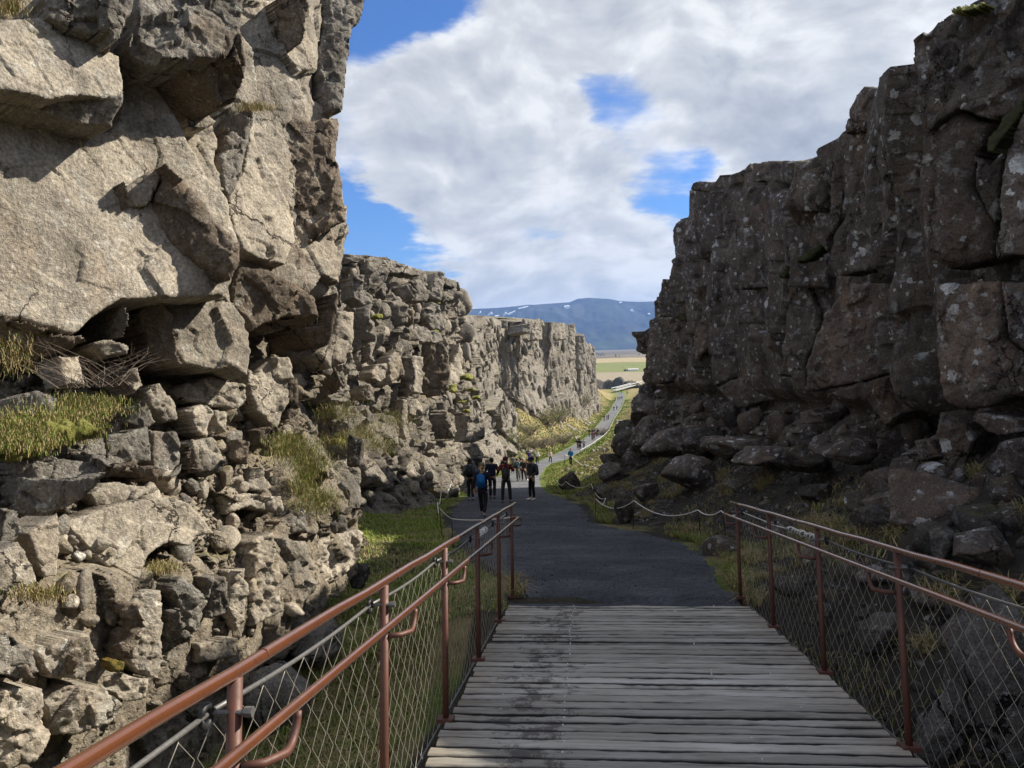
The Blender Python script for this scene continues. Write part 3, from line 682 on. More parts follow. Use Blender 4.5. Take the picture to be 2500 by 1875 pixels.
BL(C2([(1960, 250), (2062, 258), (2055, 420), (2005, 560), (1922, 592), (1848, 500), (1900, 445), (1945, 332)]), .10, (.66, -.70, .26), 'pale', thick=1.0, rim=16)
# rubble belt: the stones that stand out
for pts, off, n, m in (
    ([(1430, 580), (1500, 620), (1600, 520), (1690, 522), (1712, 700), (1652, 860), (1632, 950), (1480, 832), (1450, 700)], .20, LIT, 'tan'),
    ([(1662, 680), (1727, 640), (1727, 850), (1700, 882), (1640, 900)], .24, MID, 'brown'),
    ([(1480, 950), (1560, 928), (1610, 930), (1632, 1020), (1582, 1062), (1480, 1050)], .30, (.25, -.95, .1), 'brown'),
    ([(1085, 830), (1160, 800), (1230, 830), (1222, 990), (1140, 962), (1110, 900)], .28, LIT, 'tan'),
    ([(1075, 1010), (1230, 988), (1285, 1050), (1322, 1120), (1232, 1192), (1150, 1192), (1110, 1100)], .36, (.66, -.66, .35), 'tan'),
    ([(1150, 1192), (1232, 1190), (1322, 1120), (1280, 1190), (1180, 1235), (1110, 1215)], .33, (.2, -.7, -.7), 'grey'),
    ([(1072, 1025), (1110, 1105), (1145, 1190), (1100, 1215), (1062, 1110)], .32, (-.75, -.65, .0), 'brown'),
    ([(370, 1010), (600, 965), (625, 1085), (380, 1095)], .48, (.45, -.74, .5), 'grey'),
    ([(60, 1120), (300, 1055), (350, 1092), (600, 1102), (642, 1172), (560, 1215), (400, 1232), (100, 1262)], .52, (.50, -.66, .56), 'grey'),
    ([(70, 1150), (100, 1250), (400, 1225), (560, 1205), (642, 1170), (570, 1270), (480, 1342), (330, 1432), (180, 1484), (130, 1470), (98, 1300)], .50, (.14, -.95, -.28), 'grey'),
    ([(645, 1180), (780, 1148), (890, 1148), (942, 1222), (932, 1282), (800, 1262), (690, 1242), (600, 1262)], .42, (.25, -.72, -.64), 'brown'),
    ([(590, 1262), (690, 1240), (800, 1262), (935, 1282), (880, 1330), (650, 1392), (560, 1402), (510, 1332)], .44, (.70, -.66, .28), 'tan'),
    ([(620, 960), (860, 930), (880, 1130), (770, 1150), (640, 1170), (625, 1085)], .36, (.64, -.66, .38), 'grey'),
    ([(860, 935), (1040, 960), (1065, 1040), (1060, 1180), (1000, 1230), (945, 1222), (888, 1145)], .38, (.6, -.75, .25), 'grey'),
    ([(990, 700), (1230, 640), (1420, 680), (1440, 760), (1380, 830), (1240, 800), (1080, 800)], .22, (.6, -.70, .36), 'tan'),
    ([(830, 720), (930, 670), (1020, 790), (1030, 880), (960, 900), (870, 800)], .24, LIT, 'tan'),
    ([(700, 640), (790, 580), (830, 700), (760, 750)], .22, MID, 'tan'),
    ([(320, 520), (470, 520), (480, 680), (370, 690)], .26, LIT, 'pale'),
    ([(100, 760), (200, 715), (330, 760), (330, 870), (200, 880), (90, 860)], .52, (.2, -.85, .3), 'grey'),
    ([(720, 820), (860, 790), (910, 890), (850, 925), (740, 900)], .30, (.5, -.7, .5), 'grey'),
    ([(1240, 830), (1310, 840), (1310, 960), (1240, 980)], .26, LIT, 'tan'),
    ([(1370, 1000), (1440, 1010), (1430, 1150), (1340, 1120)], .26, MID, 'brown'),
    ([(1440, 1160), (1530, 1150), (1580, 1270), (1540, 1310), (1430, 1280)], .22, (.6, -.66, .45), 'tan'),
    ([(1330, 1230), (1420, 1200), (1430, 1300), (1640, 1330), (1640, 1420), (1450, 1390), (1330, 1440), (1260, 1320)], .24, (.72, -.6, .3), 'tan')):
    BL(C2(pts), off, n, m, thick=.4, rim=9, rough=.035, fac=.07, fsize=.25)
BL(C3([(365, 70), (560, 0), (770, -70), (1000, -90), (1150, -60), (1312, 120), (1190, 152), (1140, 212), (1020, 180), (960, 212), (880, 272), (842, 400), (740, 440), (620, 458), (540, 420), (450, 382), (370, 392)]), .48, (.78, -.58, .22), 'pale', thick=.6, rim=10, fac=.05, fsize=.5)
BL(C3([(180, 110), (350, 8), (368, 120), (362, 382), (280, 392), (232, 332), (200, 250), (150, 130)]), .50, (.74, -.60, .28), 'pale', thick=.5, rim=9)
BL(C3([(-40, 260), (10, 240), (120, 168), (192, 260), (235, 420), (100, 484), (20, 534), (-40, 560)]), .52, (.74, -.60, .25), 'tan', thick=.5, rim=9)
BL(C3([(-40, -30), (110, -10), (142, 80), (132, 130), (60, 205), (-40, 240)]), .60, (.4, -.86, .2), 'grey', thick=.5, rim=12, fac=.1)
# lower ledge: upright ribs with dark hollows between
for pts, off, n, m in (
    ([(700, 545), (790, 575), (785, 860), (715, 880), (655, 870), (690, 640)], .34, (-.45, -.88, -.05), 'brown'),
    ([(795, 560), (900, 470), (1000, 455), (985, 640), (950, 880), (930, 1000), (830, 980), (780, 900)], .46, (.80, -.56, .12), 'tan'),
    ([(995, 590), (1075, 575), (1110, 700), (1180, 730), (1120, 800), (1010, 850), (925, 890), (960, 740)], .38, (.05, -.98, -.05), 'grey'),
    ([(1010, 460), (1090, 380), (1240, 540), (1200, 730), (1120, 700), (1075, 570)], .45, (.72, -.62, .25), 'grey'),
    ([(1230, 380), (1360, 370), (1370, 600), (1260, 650), (1240, 540)], .40, (.3, -.92, .1), 'grey'),
    ([(1370, 360), (1480, 330), (1500, 640), (1420, 730), (1380, 600)], .42, (.80, -.55, .1), 'tan'),
    ([(1480, 180), (1640, 110), (1680, 300), (1700, 600), (1500, 700), (1490, 400)], .38, (.78, -.58, .15), 'tan'),
    ([(1680, 140), (1860, 180), (1900, 420), (1780, 640), (1700, 600), (1690, 300)], .34, (.74, -.62, .18), 'tan'),
    ([(1860, 190), (2000, 130), (2160, 95), (2200, 150), (2160, 300), (2050, 400), (1920, 460), (1890, 400)], .30, (.76, -.58, .22), 'pale'),
    ([(1640, 90), (1720, -30), (1840, -20), (1850, 130), (1700, 150)], .26, MID, 'grey'),
    ([(1870, 20), (1990, -10), (2085, 20), (2105, 95), (2000, 130), (1880, 150)], .24, (.55, -.75, .35), 'grey'),
    ([(-40, 700), (100, 760), (210, 830), (250, 960), (120, 1000), (-40, 960)], .40, (.6, -.7, .35), 'grey'),
    ([(220, 830), (400, 760), (560, 720), (640, 900), (520, 1000), (300, 1010)], .36, (.76, -.6, .2), 'tan'),
    ([(395, 870), (440, 855), (475, 910), (455, 965), (400, 960)], .39, (-.5, -.8, -.3), 'brown'),
    ([(70, 940), (150, 960), (190, 1030), (80, 1040)], .44, (-.2, -.9, -.3), 'brown'),
    ([(250, 1130), (400, 1040), (620, 1050), (760, 1150), (700, 1260), (520, 1330), (330, 1340)], .42, (.74, -.6, .25), 'tan'),
    ([(-40, 1060), (230, 1060), (260, 1200), (320, 1340), (260, 1480), (-40, 1600)], .44, (.78, -.56, .22), 'pale'),
    ([(640, 900), (760, 960), (900, 1000), (900, 1120), (760, 1150), (600, 1040)], .38, (.8, -.56, .15), 'tan'),
    ([(1180, 790), (1420, 740), (1420, 860), (1300, 880), (1190, 920)], .36, (.78, -.58, .2), 'pale')):
    BL(C3(pts), off, n, m, thick=.45, rim=12, rough=.04, fac=.08, fsize=.22, warp=7)
# loose stones of the belt, each one a part
rg = np.random.default_rng(21); k = 0
beltp = np.array(C2([(0, 470), (200, 490), (500, 530), (800, 590), (1090, 590), (1440, 620), (1700, 500), (1860, 520), (2000, 600), (2100, 700), (2080, 900), (1900, 950), (1640, 1020), (1500, 1500), (1200, 1620), (900, 1700), (0, 1700)]))
while k < 140:
    px, py = rg.uniform(0, 890), rg.uniform(850, 1360)
    if poly_sd(np.array([px]), np.array([py]), beltp)[0] < 0 or px > outlineL(py) - 14: continue
    P_ = on_left(px, py); sz = np.exp(rg.uniform(math.log(.045), math.log(.17)))
    to_cliff(put_stone(P_ + nl * .10, sz, ('rubble', 'tan', 'grey', 'tan')[rg.integers(4)], 3, cl, rg, (1, 1, .9)), cl); k += 1
while k < 165:
    px, py = rg.uniform(0, 880), rg.uniform(1330, 1870)
    if px > outlineL(py) - 14: continue
    to_cliff(put_stone(on_left(px, py) + nl * .05, np.exp(rg.uniform(math.log(.03), math.log(.11))), ('rubble', 'tan')[rg.integers(2)], 3, cl, rg, (1, 1, 1.3)), cl); k += 1

# grit and small debris lodged between the stones
def debris(name, pos, sz, m, parent, seed, kind='stuff', label=None, cat=None):
    rg = np.random.default_rng(seed); D, Fc = ICO[2] if False else ICO1
    n = len(pos); R = rg.normal(size=(n, 3, 3)); R[:, 0] /= np.linalg.norm(R[:, 0], axis=1)[:, None]
    R[:, 1] -= (R[:, 0] * R[:, 1]).sum(1)[:, None] * R[:, 0]; R[:, 1] /= np.linalg.norm(R[:, 1], axis=1)[:, None]; R[:, 2] = np.cross(R[:, 0], R[:, 1])
    rad = rg.uniform(.55, 1.1, (n, len(D), 1)) * D[None] * rg.uniform(.6, 1.3, (n, 1, 3))
    V = np.einsum('nij,njk->nik', rad, R) * np.asarray(sz).reshape(-1, 1, 1) + pos[:, None]
    Fq = (np.arange(n)[:, None, None] * len(D) + Fc[None]).reshape(-1, 3)
    off = np.array(parent.location) if parent is not None else 0
    return link(name, mk_mesh(name, V.reshape(-1, 3) - off, Fq, m), parent, (0, 0, 0), kind, label, cat)
ICO1 = ico(1)
rg = np.random.default_rng(91); pp, ss = [], []
px = rg.uniform(-10, 885, 7000); py = rg.uniform(840, 1870, 7000)
kk = (poly_sd(px, py, beltp) > 0) ; kk &= px < outlineL(py) - 12
px, py = px[kk], py[kk]
ii = np.clip(np.searchsorted(gx_l, px), 0, len(gx_l) - 1); jj = np.clip(np.searchsorted(gy_l, py), 0, len(gy_l) - 1)
pos = WALL_L[2][ii, jj] + nl * rg.uniform(-.02, .05, len(px))[:, None]
debris('rubble', pos, np.exp(rg.uniform(math.log(.01), math.log(.04), len(px))), MR['rubble'], cl, 92)
# ------------------------------------------------------------------ long cliff walls (true plan, real height)
def wall(name, plan, toptab, m, parent, relief, x_ext=None, topout=3.0, nrow=320, step=2.2, bottom=1.0, capback=14.0, toplim=None, foot=None, seed=1, orient=1, maxcol=700, asp=.4, ksm=120):
    plan = np.asarray(plan, float)
    seg = np.hypot(*np.diff(plan, axis=0).T); s = np.r_[0, np.cumsum(seg)]
    sd = np.linspace(0, s[-1], 6000); px_ = np.interp(sd, s, plan[:, 0]); py_ = np.interp(sd, s, plan[:, 1])
    kw_ = ksm; ker = np.hanning(2 * kw_ + 1); ker /= ker.sum()
    smx = np.convolve(np.pad(px_, kw_, mode='edge'), ker, 'valid'); smy = np.convolve(np.pad(py_, kw_, mode='edge'), ker, 'valid')
    px_, py_ = smx, smy
    ppx, _ = proj(np.stack((px_, py_, np.zeros_like(px_)), 1))
    ds = np.hypot(np.gradient(px_), np.gradient(py_)); Yc = np.clip(py_, 4, None)
    wgt = np.maximum(np.abs(np.gradient(ppx)), asp * ds * F / Yc); wgt = np.where(py_ < 4, .5 * ds * F / 8, wgt)
    cw = np.cumsum(wgt); n = min(maxcol, int(cw[-1] / step)); u = np.interp(np.linspace(cw[0], cw[-1], n), cw, np.arange(len(sd)))
    Xc_ = np.interp(u, np.arange(len(sd)), px_); Yc_ = np.interp(u, np.arange(len(sd)), py_)
    tx, ty = np.gradient(Xc_), np.gradient(Yc_); L = np.hypot(tx, ty); nx, ny = orient * ty / L, -orient * tx / L
    cpx, _ = proj(np.stack((Xc_, Yc_, np.zeros(n)), 1))
    infr = Yc_ > 3
    ty_ = np.interp(cpx, [a for a, b in toptab], [b for a, b in toptab])
    rr = ray(cpx, ty_); zt = rr[:, 2] / rr[:, 1] * Yc_
    for _ in range(4):
        q_, _y = proj(np.stack((Xc_, Yc_, zt), 1)); ty_ = np.interp(q_, [a for a, b in toptab], [b for a, b in toptab]); rr = ray(q_, ty_); zt = .5 * zt + .5 * rr[:, 2] / rr[:, 1] * Yc_
    for _ in range(4):      # the rim of the displaced face, not of the bare plan, follows the skyline
        o_ = relief(np.stack((Xc_, Yc_, zt), 1), np.zeros(n), np.full(n, 10.0)); Pd = np.stack((Xc_ + nx * o_, Yc_ + ny * o_, zt), 1)
        q_, _y = proj(Pd); ty_ = np.interp(q_, [a for a, b in toptab], [b for a, b in toptab]); rr = ray(q_, ty_); zt = np.where(Pd[:, 1] > 3, .4 * zt + .6 * rr[:, 2] / rr[:, 1] * Pd[:, 1], zt)
    k_ = 9; win = np.lib.stride_tricks.sliding_window_view(np.pad(zt, k_, mode='edge'), 2 * k_ + 1); zt = np.median(win, axis=1)
    zt = np.lib.stride_tricks.sliding_window_view(np.pad(zt, 2, mode='edge'), 5).min(axis=1)
    if toplim is not None: zt = np.where(infr, np.minimum(zt, toplim), toplim)
    zt[~infr] = topout
    zg = (foot(Xc_, Yc_) if foot else ground(Xc_ + nx * .5, Yc_ + ny * .5)) - bottom
    v = np.linspace(0, 1, nrow)
    Z = zt[:, None] * (1 - v) + zg[:, None] * v
    X = np.repeat(Xc_[:, None], nrow, 1); Y = np.repeat(Yc_[:, None], nrow, 1)
    P = np.stack((X, Y, Z), -1).reshape(-1, 3)
    hgt = np.clip(zt - zg, .5, None)
    fr = np.repeat(v[None], n, 0).ravel()
    out = relief(P, fr, np.repeat(hgt, nrow))
    NN = np.stack((np.repeat(nx, nrow), np.repeat(ny, nrow), np.zeros(n * nrow)), 1)
    P = P + NN * out[:, None]
    G = P.reshape(n, nrow, 3)
    # plateau behind the rim
    caps = []
    for k_, dback in enumerate((.25, .7, 1.6, 4, capback)):
        Cp = G[:, 0].copy(); Cp[:, 0] -= nx * dback; Cp[:, 1] -= ny * dback
        Cp[:, 2] += .04 * dback + .18 * fbm(Cp, 1.1, 3, seed + k_) * min(1, dback) - .03 * (k_ == 0)
        caps.append(Cp)
    G = np.concatenate((np.stack(caps[::-1], 1), G), 1)
    ni, nj = G.shape[:2]; I = np.arange(ni * nj).reshape(ni, nj)
    Q = np.stack((I[:-1, :-1], I[1:, :-1], I[1:, 1:], I[:-1, 1:]), -1).reshape(-1, 4)
    if orient < 0: Q = Q[:, ::-1]
    loc = np.array(parent.location)
    link(name, mk_mesh(name, G.reshape(-1, 3) - loc, Q, m), parent)
    return G[:, 5:], np.stack((nx, ny, 0 * nx), 1)

# right wall (seen from its shaded side)
topR = [(1440, 1140), (1455, 1118), (1490, 1030), (1540, 985), (1560, 925), (1575, 857), (1584, 781), (1602, 724), (1625, 700), (1636, 655), (1659, 591), (1678, 527), (1681, 466), (1691, 443), (1794, 434), (1803, 420), (1836, 397),
        (1937, 390), (2020, 392), (2031, 342), (2060, 328), (2067, 262), (2085, 228), (2106, 207), (2157, 215), (2163, 236), (2176, 219), (2180, 169), (2203, 139), (2224, 131), (2227, 97), (2258, 80), (2283, 46),
        (2317, 25), (2402, 8), (2440, 0), (2500, -110), (2620, -320), (2800, -420), (6000, -420)]
clr = thing('cliff', 'shaded dark cliff of tall basalt columns spotted with white lichen right of the path', 'cliff', (7, 15, 0))
planR = [(7.2, -22), (7.0, 0), (6.7, 6), (6.7, 10), (6.9, 15), (7.1, 22), (7.2, 30), (7.1, 36), (6.9, 40), (6.9, 43), (8.2, 46.5), (12, 49), (20, 52), (34, 60)]
def reliefR(P, fr, hgt):
    zrel = P[:, 2] - zpath(P[:, 0] * 0 + 2, P[:, 1])
    lowz = 1 - sst(P[:, 2] + .035 * P[:, 1], -1.6, -.4)
    e1, d1 = facet(P, (1.5, 1.5, 3.4), 71, 1.1, True); e2, d2 = facet(P, (.6, .6, 1.7), 73, 1.4, True)
    h = .45 * fbm(P, 5, 3, 70) + .80 * e1 + .22 * e2 + .05 * fbm(P, .3, 4, 74, .6)
    h = h - .34 * np.exp(-(d1 / .045) ** 2) - .05 * np.exp(-(d2 / .06) ** 2)
    # undercut band at the foot, broken ledges under it
    h = h + lowz * (.16 * facet(P, (.5, .5, .28), 75, 1.6) - .05 + .9 * sst(fr, .72, 1.0)) - .55 * np.exp(-((P[:, 2] + .035 * P[:, 1] + 1.05) / .32) ** 2)
    return h
topfn_seed = 3
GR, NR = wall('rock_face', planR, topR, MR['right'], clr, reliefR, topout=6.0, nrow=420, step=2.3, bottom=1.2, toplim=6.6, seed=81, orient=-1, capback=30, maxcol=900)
def depthR(px, py):
    """distance of the right wall at a pixel"""
    r = ray(px, py); best = 9e9
    pl = np.array(planR)
    for (x1, y1), (x2, y2) in zip(pl[1:-3], pl[2:-2]):
        # r*t on the vertical plane of this stretch
        dx, dy = x2 - x1, y2 - y1; den = r[0] * dy - r[1] * dx
        if abs(den) < 1e-9: continue
        t = (x1 * dy - y1 * dx) / den
        if t > 0 and y1 - .5 <= r[1] * t <= y2 + .5: best = min(best, t)
    return best if best < 9e8 else 42.0
def BR(poly, off, n, m='right', **kw):
    poly = np.asarray(poly, float); c = poly.mean(0)
    kw.setdefault('back', (.8, .5, 0)); kw.setdefault('rough', .022); kw.setdefault('fac', .055); kw.setdefault('step', 3.0)
    return to_cliff(block(poly, float(depthR(c[0], c[1])) - off, n, m, clr, **kw), clr)
C6 = lambda p: crop(1600, 0, 900 / 2133, p); C7 = lambda p: crop(1450, 700, 1050 / 2212, p); C8 = lambda p: crop(1650, 1200, 850 / 2089, p)
FA = (-.86, -.50, .05); FB = (-.62, -.78, .05); FC = (-.97, -.2, .1); FU = (-.7, -.55, .45); FD = (-.6, -.55, -.58)
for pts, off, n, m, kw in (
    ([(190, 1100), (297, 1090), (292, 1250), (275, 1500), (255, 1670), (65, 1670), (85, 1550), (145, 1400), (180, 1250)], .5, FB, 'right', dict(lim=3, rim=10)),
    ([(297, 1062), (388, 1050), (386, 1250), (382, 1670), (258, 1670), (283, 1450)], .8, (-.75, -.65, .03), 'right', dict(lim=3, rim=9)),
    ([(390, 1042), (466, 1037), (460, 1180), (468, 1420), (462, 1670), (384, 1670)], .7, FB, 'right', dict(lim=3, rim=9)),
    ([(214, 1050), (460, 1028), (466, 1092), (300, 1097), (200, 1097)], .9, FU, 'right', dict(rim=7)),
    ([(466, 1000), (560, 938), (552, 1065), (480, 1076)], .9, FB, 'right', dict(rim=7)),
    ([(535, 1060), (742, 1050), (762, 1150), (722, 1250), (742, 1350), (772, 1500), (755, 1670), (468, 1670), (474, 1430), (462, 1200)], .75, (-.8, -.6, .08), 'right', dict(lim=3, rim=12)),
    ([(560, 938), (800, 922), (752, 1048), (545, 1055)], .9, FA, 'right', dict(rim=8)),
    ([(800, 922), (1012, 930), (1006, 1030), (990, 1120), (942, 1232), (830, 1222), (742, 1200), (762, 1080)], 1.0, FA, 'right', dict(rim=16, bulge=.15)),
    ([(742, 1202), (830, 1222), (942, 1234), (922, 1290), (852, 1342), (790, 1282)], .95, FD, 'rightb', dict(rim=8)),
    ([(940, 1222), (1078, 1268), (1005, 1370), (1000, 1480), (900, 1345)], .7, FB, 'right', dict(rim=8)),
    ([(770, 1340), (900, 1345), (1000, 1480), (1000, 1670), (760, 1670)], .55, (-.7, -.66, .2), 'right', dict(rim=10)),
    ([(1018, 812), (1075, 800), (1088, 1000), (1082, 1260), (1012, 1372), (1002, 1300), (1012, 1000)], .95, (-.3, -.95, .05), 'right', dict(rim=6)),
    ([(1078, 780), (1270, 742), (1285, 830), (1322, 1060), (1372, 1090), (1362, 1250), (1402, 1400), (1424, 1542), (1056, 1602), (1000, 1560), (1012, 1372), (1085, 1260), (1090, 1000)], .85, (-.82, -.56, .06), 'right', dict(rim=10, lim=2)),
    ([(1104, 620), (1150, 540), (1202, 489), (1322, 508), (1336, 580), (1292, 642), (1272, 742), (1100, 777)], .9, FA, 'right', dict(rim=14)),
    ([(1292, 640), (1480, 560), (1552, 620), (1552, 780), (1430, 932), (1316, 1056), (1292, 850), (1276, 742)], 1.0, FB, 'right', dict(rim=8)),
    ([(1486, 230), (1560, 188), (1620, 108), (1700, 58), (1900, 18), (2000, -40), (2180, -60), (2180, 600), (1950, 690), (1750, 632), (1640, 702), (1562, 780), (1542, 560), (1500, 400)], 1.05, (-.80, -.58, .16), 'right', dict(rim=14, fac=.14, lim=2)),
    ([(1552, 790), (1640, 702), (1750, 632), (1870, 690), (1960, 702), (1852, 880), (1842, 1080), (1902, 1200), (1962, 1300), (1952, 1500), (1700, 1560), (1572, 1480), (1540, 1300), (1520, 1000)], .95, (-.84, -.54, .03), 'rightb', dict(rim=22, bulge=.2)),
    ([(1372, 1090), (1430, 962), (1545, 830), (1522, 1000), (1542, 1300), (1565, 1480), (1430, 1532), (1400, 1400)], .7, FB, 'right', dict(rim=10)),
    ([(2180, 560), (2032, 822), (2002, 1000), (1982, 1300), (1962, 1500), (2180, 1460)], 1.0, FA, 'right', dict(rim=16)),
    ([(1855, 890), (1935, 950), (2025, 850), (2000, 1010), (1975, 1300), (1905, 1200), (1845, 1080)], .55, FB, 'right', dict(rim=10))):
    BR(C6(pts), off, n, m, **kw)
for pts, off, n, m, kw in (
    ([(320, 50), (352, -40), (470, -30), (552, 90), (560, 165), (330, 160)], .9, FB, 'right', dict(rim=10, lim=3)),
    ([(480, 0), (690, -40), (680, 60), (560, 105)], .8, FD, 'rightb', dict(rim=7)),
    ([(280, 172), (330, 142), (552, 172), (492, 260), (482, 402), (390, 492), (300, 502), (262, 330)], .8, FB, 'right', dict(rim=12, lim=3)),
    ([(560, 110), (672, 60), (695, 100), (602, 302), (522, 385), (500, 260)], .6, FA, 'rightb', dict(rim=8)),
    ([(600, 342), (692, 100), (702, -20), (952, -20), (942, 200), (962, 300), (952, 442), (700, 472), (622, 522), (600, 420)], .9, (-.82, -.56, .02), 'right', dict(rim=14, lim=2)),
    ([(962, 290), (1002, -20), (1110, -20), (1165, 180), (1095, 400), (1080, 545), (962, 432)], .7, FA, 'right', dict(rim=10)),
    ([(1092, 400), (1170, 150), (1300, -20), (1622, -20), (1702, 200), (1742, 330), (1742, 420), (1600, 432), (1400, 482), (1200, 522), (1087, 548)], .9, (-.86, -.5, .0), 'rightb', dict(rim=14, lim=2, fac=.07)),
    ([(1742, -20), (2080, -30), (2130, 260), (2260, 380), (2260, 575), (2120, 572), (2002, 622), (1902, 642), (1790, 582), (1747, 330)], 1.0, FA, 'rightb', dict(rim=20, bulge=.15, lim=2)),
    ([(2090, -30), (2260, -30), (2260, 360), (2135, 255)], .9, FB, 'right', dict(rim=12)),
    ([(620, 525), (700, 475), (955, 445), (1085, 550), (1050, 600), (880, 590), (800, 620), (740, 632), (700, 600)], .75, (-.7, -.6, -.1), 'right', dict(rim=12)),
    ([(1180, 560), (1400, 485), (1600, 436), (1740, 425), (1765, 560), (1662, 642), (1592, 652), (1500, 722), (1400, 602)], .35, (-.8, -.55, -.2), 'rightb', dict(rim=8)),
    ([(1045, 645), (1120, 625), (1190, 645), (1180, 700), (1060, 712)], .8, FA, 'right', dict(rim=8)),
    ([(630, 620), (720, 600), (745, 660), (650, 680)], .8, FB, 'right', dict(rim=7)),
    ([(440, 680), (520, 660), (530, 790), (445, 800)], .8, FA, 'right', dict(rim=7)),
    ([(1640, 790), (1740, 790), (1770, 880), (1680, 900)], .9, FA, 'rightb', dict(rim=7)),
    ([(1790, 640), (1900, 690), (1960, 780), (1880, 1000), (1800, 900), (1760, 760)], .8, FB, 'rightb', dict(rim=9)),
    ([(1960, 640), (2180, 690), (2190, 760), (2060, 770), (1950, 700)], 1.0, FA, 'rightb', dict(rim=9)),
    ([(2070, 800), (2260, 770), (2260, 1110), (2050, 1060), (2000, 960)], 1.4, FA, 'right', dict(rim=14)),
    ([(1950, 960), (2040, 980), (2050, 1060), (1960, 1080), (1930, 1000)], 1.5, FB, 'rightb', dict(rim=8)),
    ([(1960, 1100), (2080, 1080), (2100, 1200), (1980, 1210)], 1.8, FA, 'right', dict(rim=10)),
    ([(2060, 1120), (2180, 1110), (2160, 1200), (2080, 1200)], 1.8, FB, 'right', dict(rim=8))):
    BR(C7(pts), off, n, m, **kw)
# ledge stones at the foot of the wall
rg = np.random.default_rng(33); k = 0
ni, nj = GR.shape[:2]
while k < 190:
    i = rg.integers(ni); j = int(nj * rg.uniform(.45, .97)); P_ = GR[i, j]
    if P_[1] < 6 or P_[2] + .035 * P_[1] > -.9: continue
    x_, y_ = proj(P_)
    if not (1440 < x_ < 2560): continue
    to_cliff(put_stone(P_ + NR[i] * rg.uniform(.0, .35), np.exp(rg.uniform(math.log(.09), math.log(.42))), ('right', 'lava', 'rightb')[rg.integers(3)], 3, clr, rg, (1, 1, .7)), clr); k += 1

# further left walls, in sun
topA = [(700, 610), (790, 607), (848, 622), (880, 622), (930, 628), (980, 640), (1012, 656), (1040, 678), (1050, 690), (1058, 672), (1066, 662), (1078, 660), (1086, 672), (1090, 684), (1100, 680), (1116, 690), (1112, 712), (1125, 740), (1134, 770), (1136, 800), (1300, 800)]
clf = thing('cliff', 'sunlit cliff of broken dark lava rocks with two tilted pillars on its rim', 'cliff', (-5, 32, -3))
planA = [(-9.5, 13), (-6.6, 17), (-5.5, 21), (-4.9, 27), (-4.3, 33), (-3.8, 39), (-3.1, 45), (-2.8, 49), (-3.6, 52), (-6, 54)]
def reliefA(P, fr, hgt):
    e1, d1 = facet(P, (1.5, 1.5, 2.4), 91, 1.5, True); e2, d2 = facet(P, (.62, .62, 1.1), 93, 1.6, True)
    h = .5 * fbm(P, 4, 4, 90) + .75 * e1 + .42 * e2 + .12 * facet(P, (.26, .26, .4), 95, 1.6) + .05 * fbm(P, .25, 3, 94, .6)
    h = h - .25 * np.exp(-(d1 / .07) ** 2) - .1 * np.exp(-(d2 / .08) ** 2)
    return h + 1.3 * sst(fr, .55, 1.0) - .25
GA, NA = wall('rock_face', planA, topA, MR['far'], clf, reliefA, nrow=300, step=2.0, bottom=.8, seed=101, orient=1, capback=25, maxcol=1300, asp=.7)
topB = [(1100, 768), (1140, 770), (1185, 772), (1240, 783), (1275, 790), (1296, 780), (1300, 782), (1318, 779), (1330, 786), (1342, 787), (1384, 790), (1388, 808), (1392, 795), (1402, 795), (1404, 822), (1408, 828), (1412, 820), (1413, 815), (1426, 815), (1427, 838), (1440, 842), (1450, 858), (1456, 880), (1456, 930), (1500, 980)]
clg = thing('cliff', 'distant wall of grey columns with a dark alcove left of the sunlit path', 'cliff', (8, 120, -10))
planB = [(-7, 50.5), (-4.6, 52), (-4.2, 60), (-3.2, 70), (-2.6, 80), (-2.2, 90), (-1.9, 100), (-1.6, 112), (-1.5, 122), (-2.5, 125), (-7.5, 128), (-7.5, 138.5), (2.4, 140), (3.2, 143), (5.4, 155), (7.4, 165), (7.9, 169), (5.5, 171.5), (5.5, 175.5), (9.6, 177), (12.6, 190), (16.6, 212), (18.8, 224), (17, 226), (17, 229.5), (21, 231), (23.5, 243), (26.5, 258), (29.5, 274), (30, 285), (22, 297)]
def reliefB(P, fr, hgt):
    sc_ = np.clip(P[:, 1] / 110, .55, 1.6)[:, None]; R = P / sc_
    e1, d1 = facet(R, (2.0, 2.0, 5.5), 111, 1.3, True); e2, d2 = facet(R, (.85, .85, 2.6), 113, 1.6, True)
    h = 1.5 * fbm(R, 9, 4, 110) + 1.1 * e1 + .62 * e2 + .22 * facet(R, (.4, .4, 1.0), 115, 1.7)
    return h + 1.6 * sst(fr, .6, 1.0) - .6
GB, NB = wall('rock_face', planB, topB, MR['far'], clg, reliefB, nrow=330, step=1.5, bottom=1.5, seed=121, orient=1, capback=60, maxcol=1250, asp=.7, ksm=14)
# single rocks standing out of these walls
def scatter_wall(G, Nn, root, cnt, smin, smax, mats, seed, sub, el, xr, lo=0.03, hi=.98, out=.25):
    rg = np.random.default_rng(seed); ni, nj = G.shape[:2]; k = 0; tries = 0
    while k < cnt and tries < 20000:
        tries += 1
        i = rg.integers(ni); j = int(nj * rg.uniform(lo, hi)); P_ = G[i, j]
        if P_[1] < 5: continue
        x_, y_ = proj(P_)
        if not xr[0] < x_ < xr[1]: continue
        s = np.exp(rg.uniform(math.log(smin), math.log(smax))) * P_[1] / F
        o = to_cliff(put_stone(P_ + Nn[i] * s * out, s, mats[rg.integers(len(mats))], sub, root, rg, el), root); k += 1
        if el[2] > 1: o.rotation_euler = (rg.uniform(-.25, .25), rg.uniform(-.25, .25), rg.uniform(0, 6.28))
scatter_wall(GA, NA, clf, 250, 6, 30, ('far', 'far', 'grey', 'tan'), 131, 3, (1, 1, 1), (845, 1140))
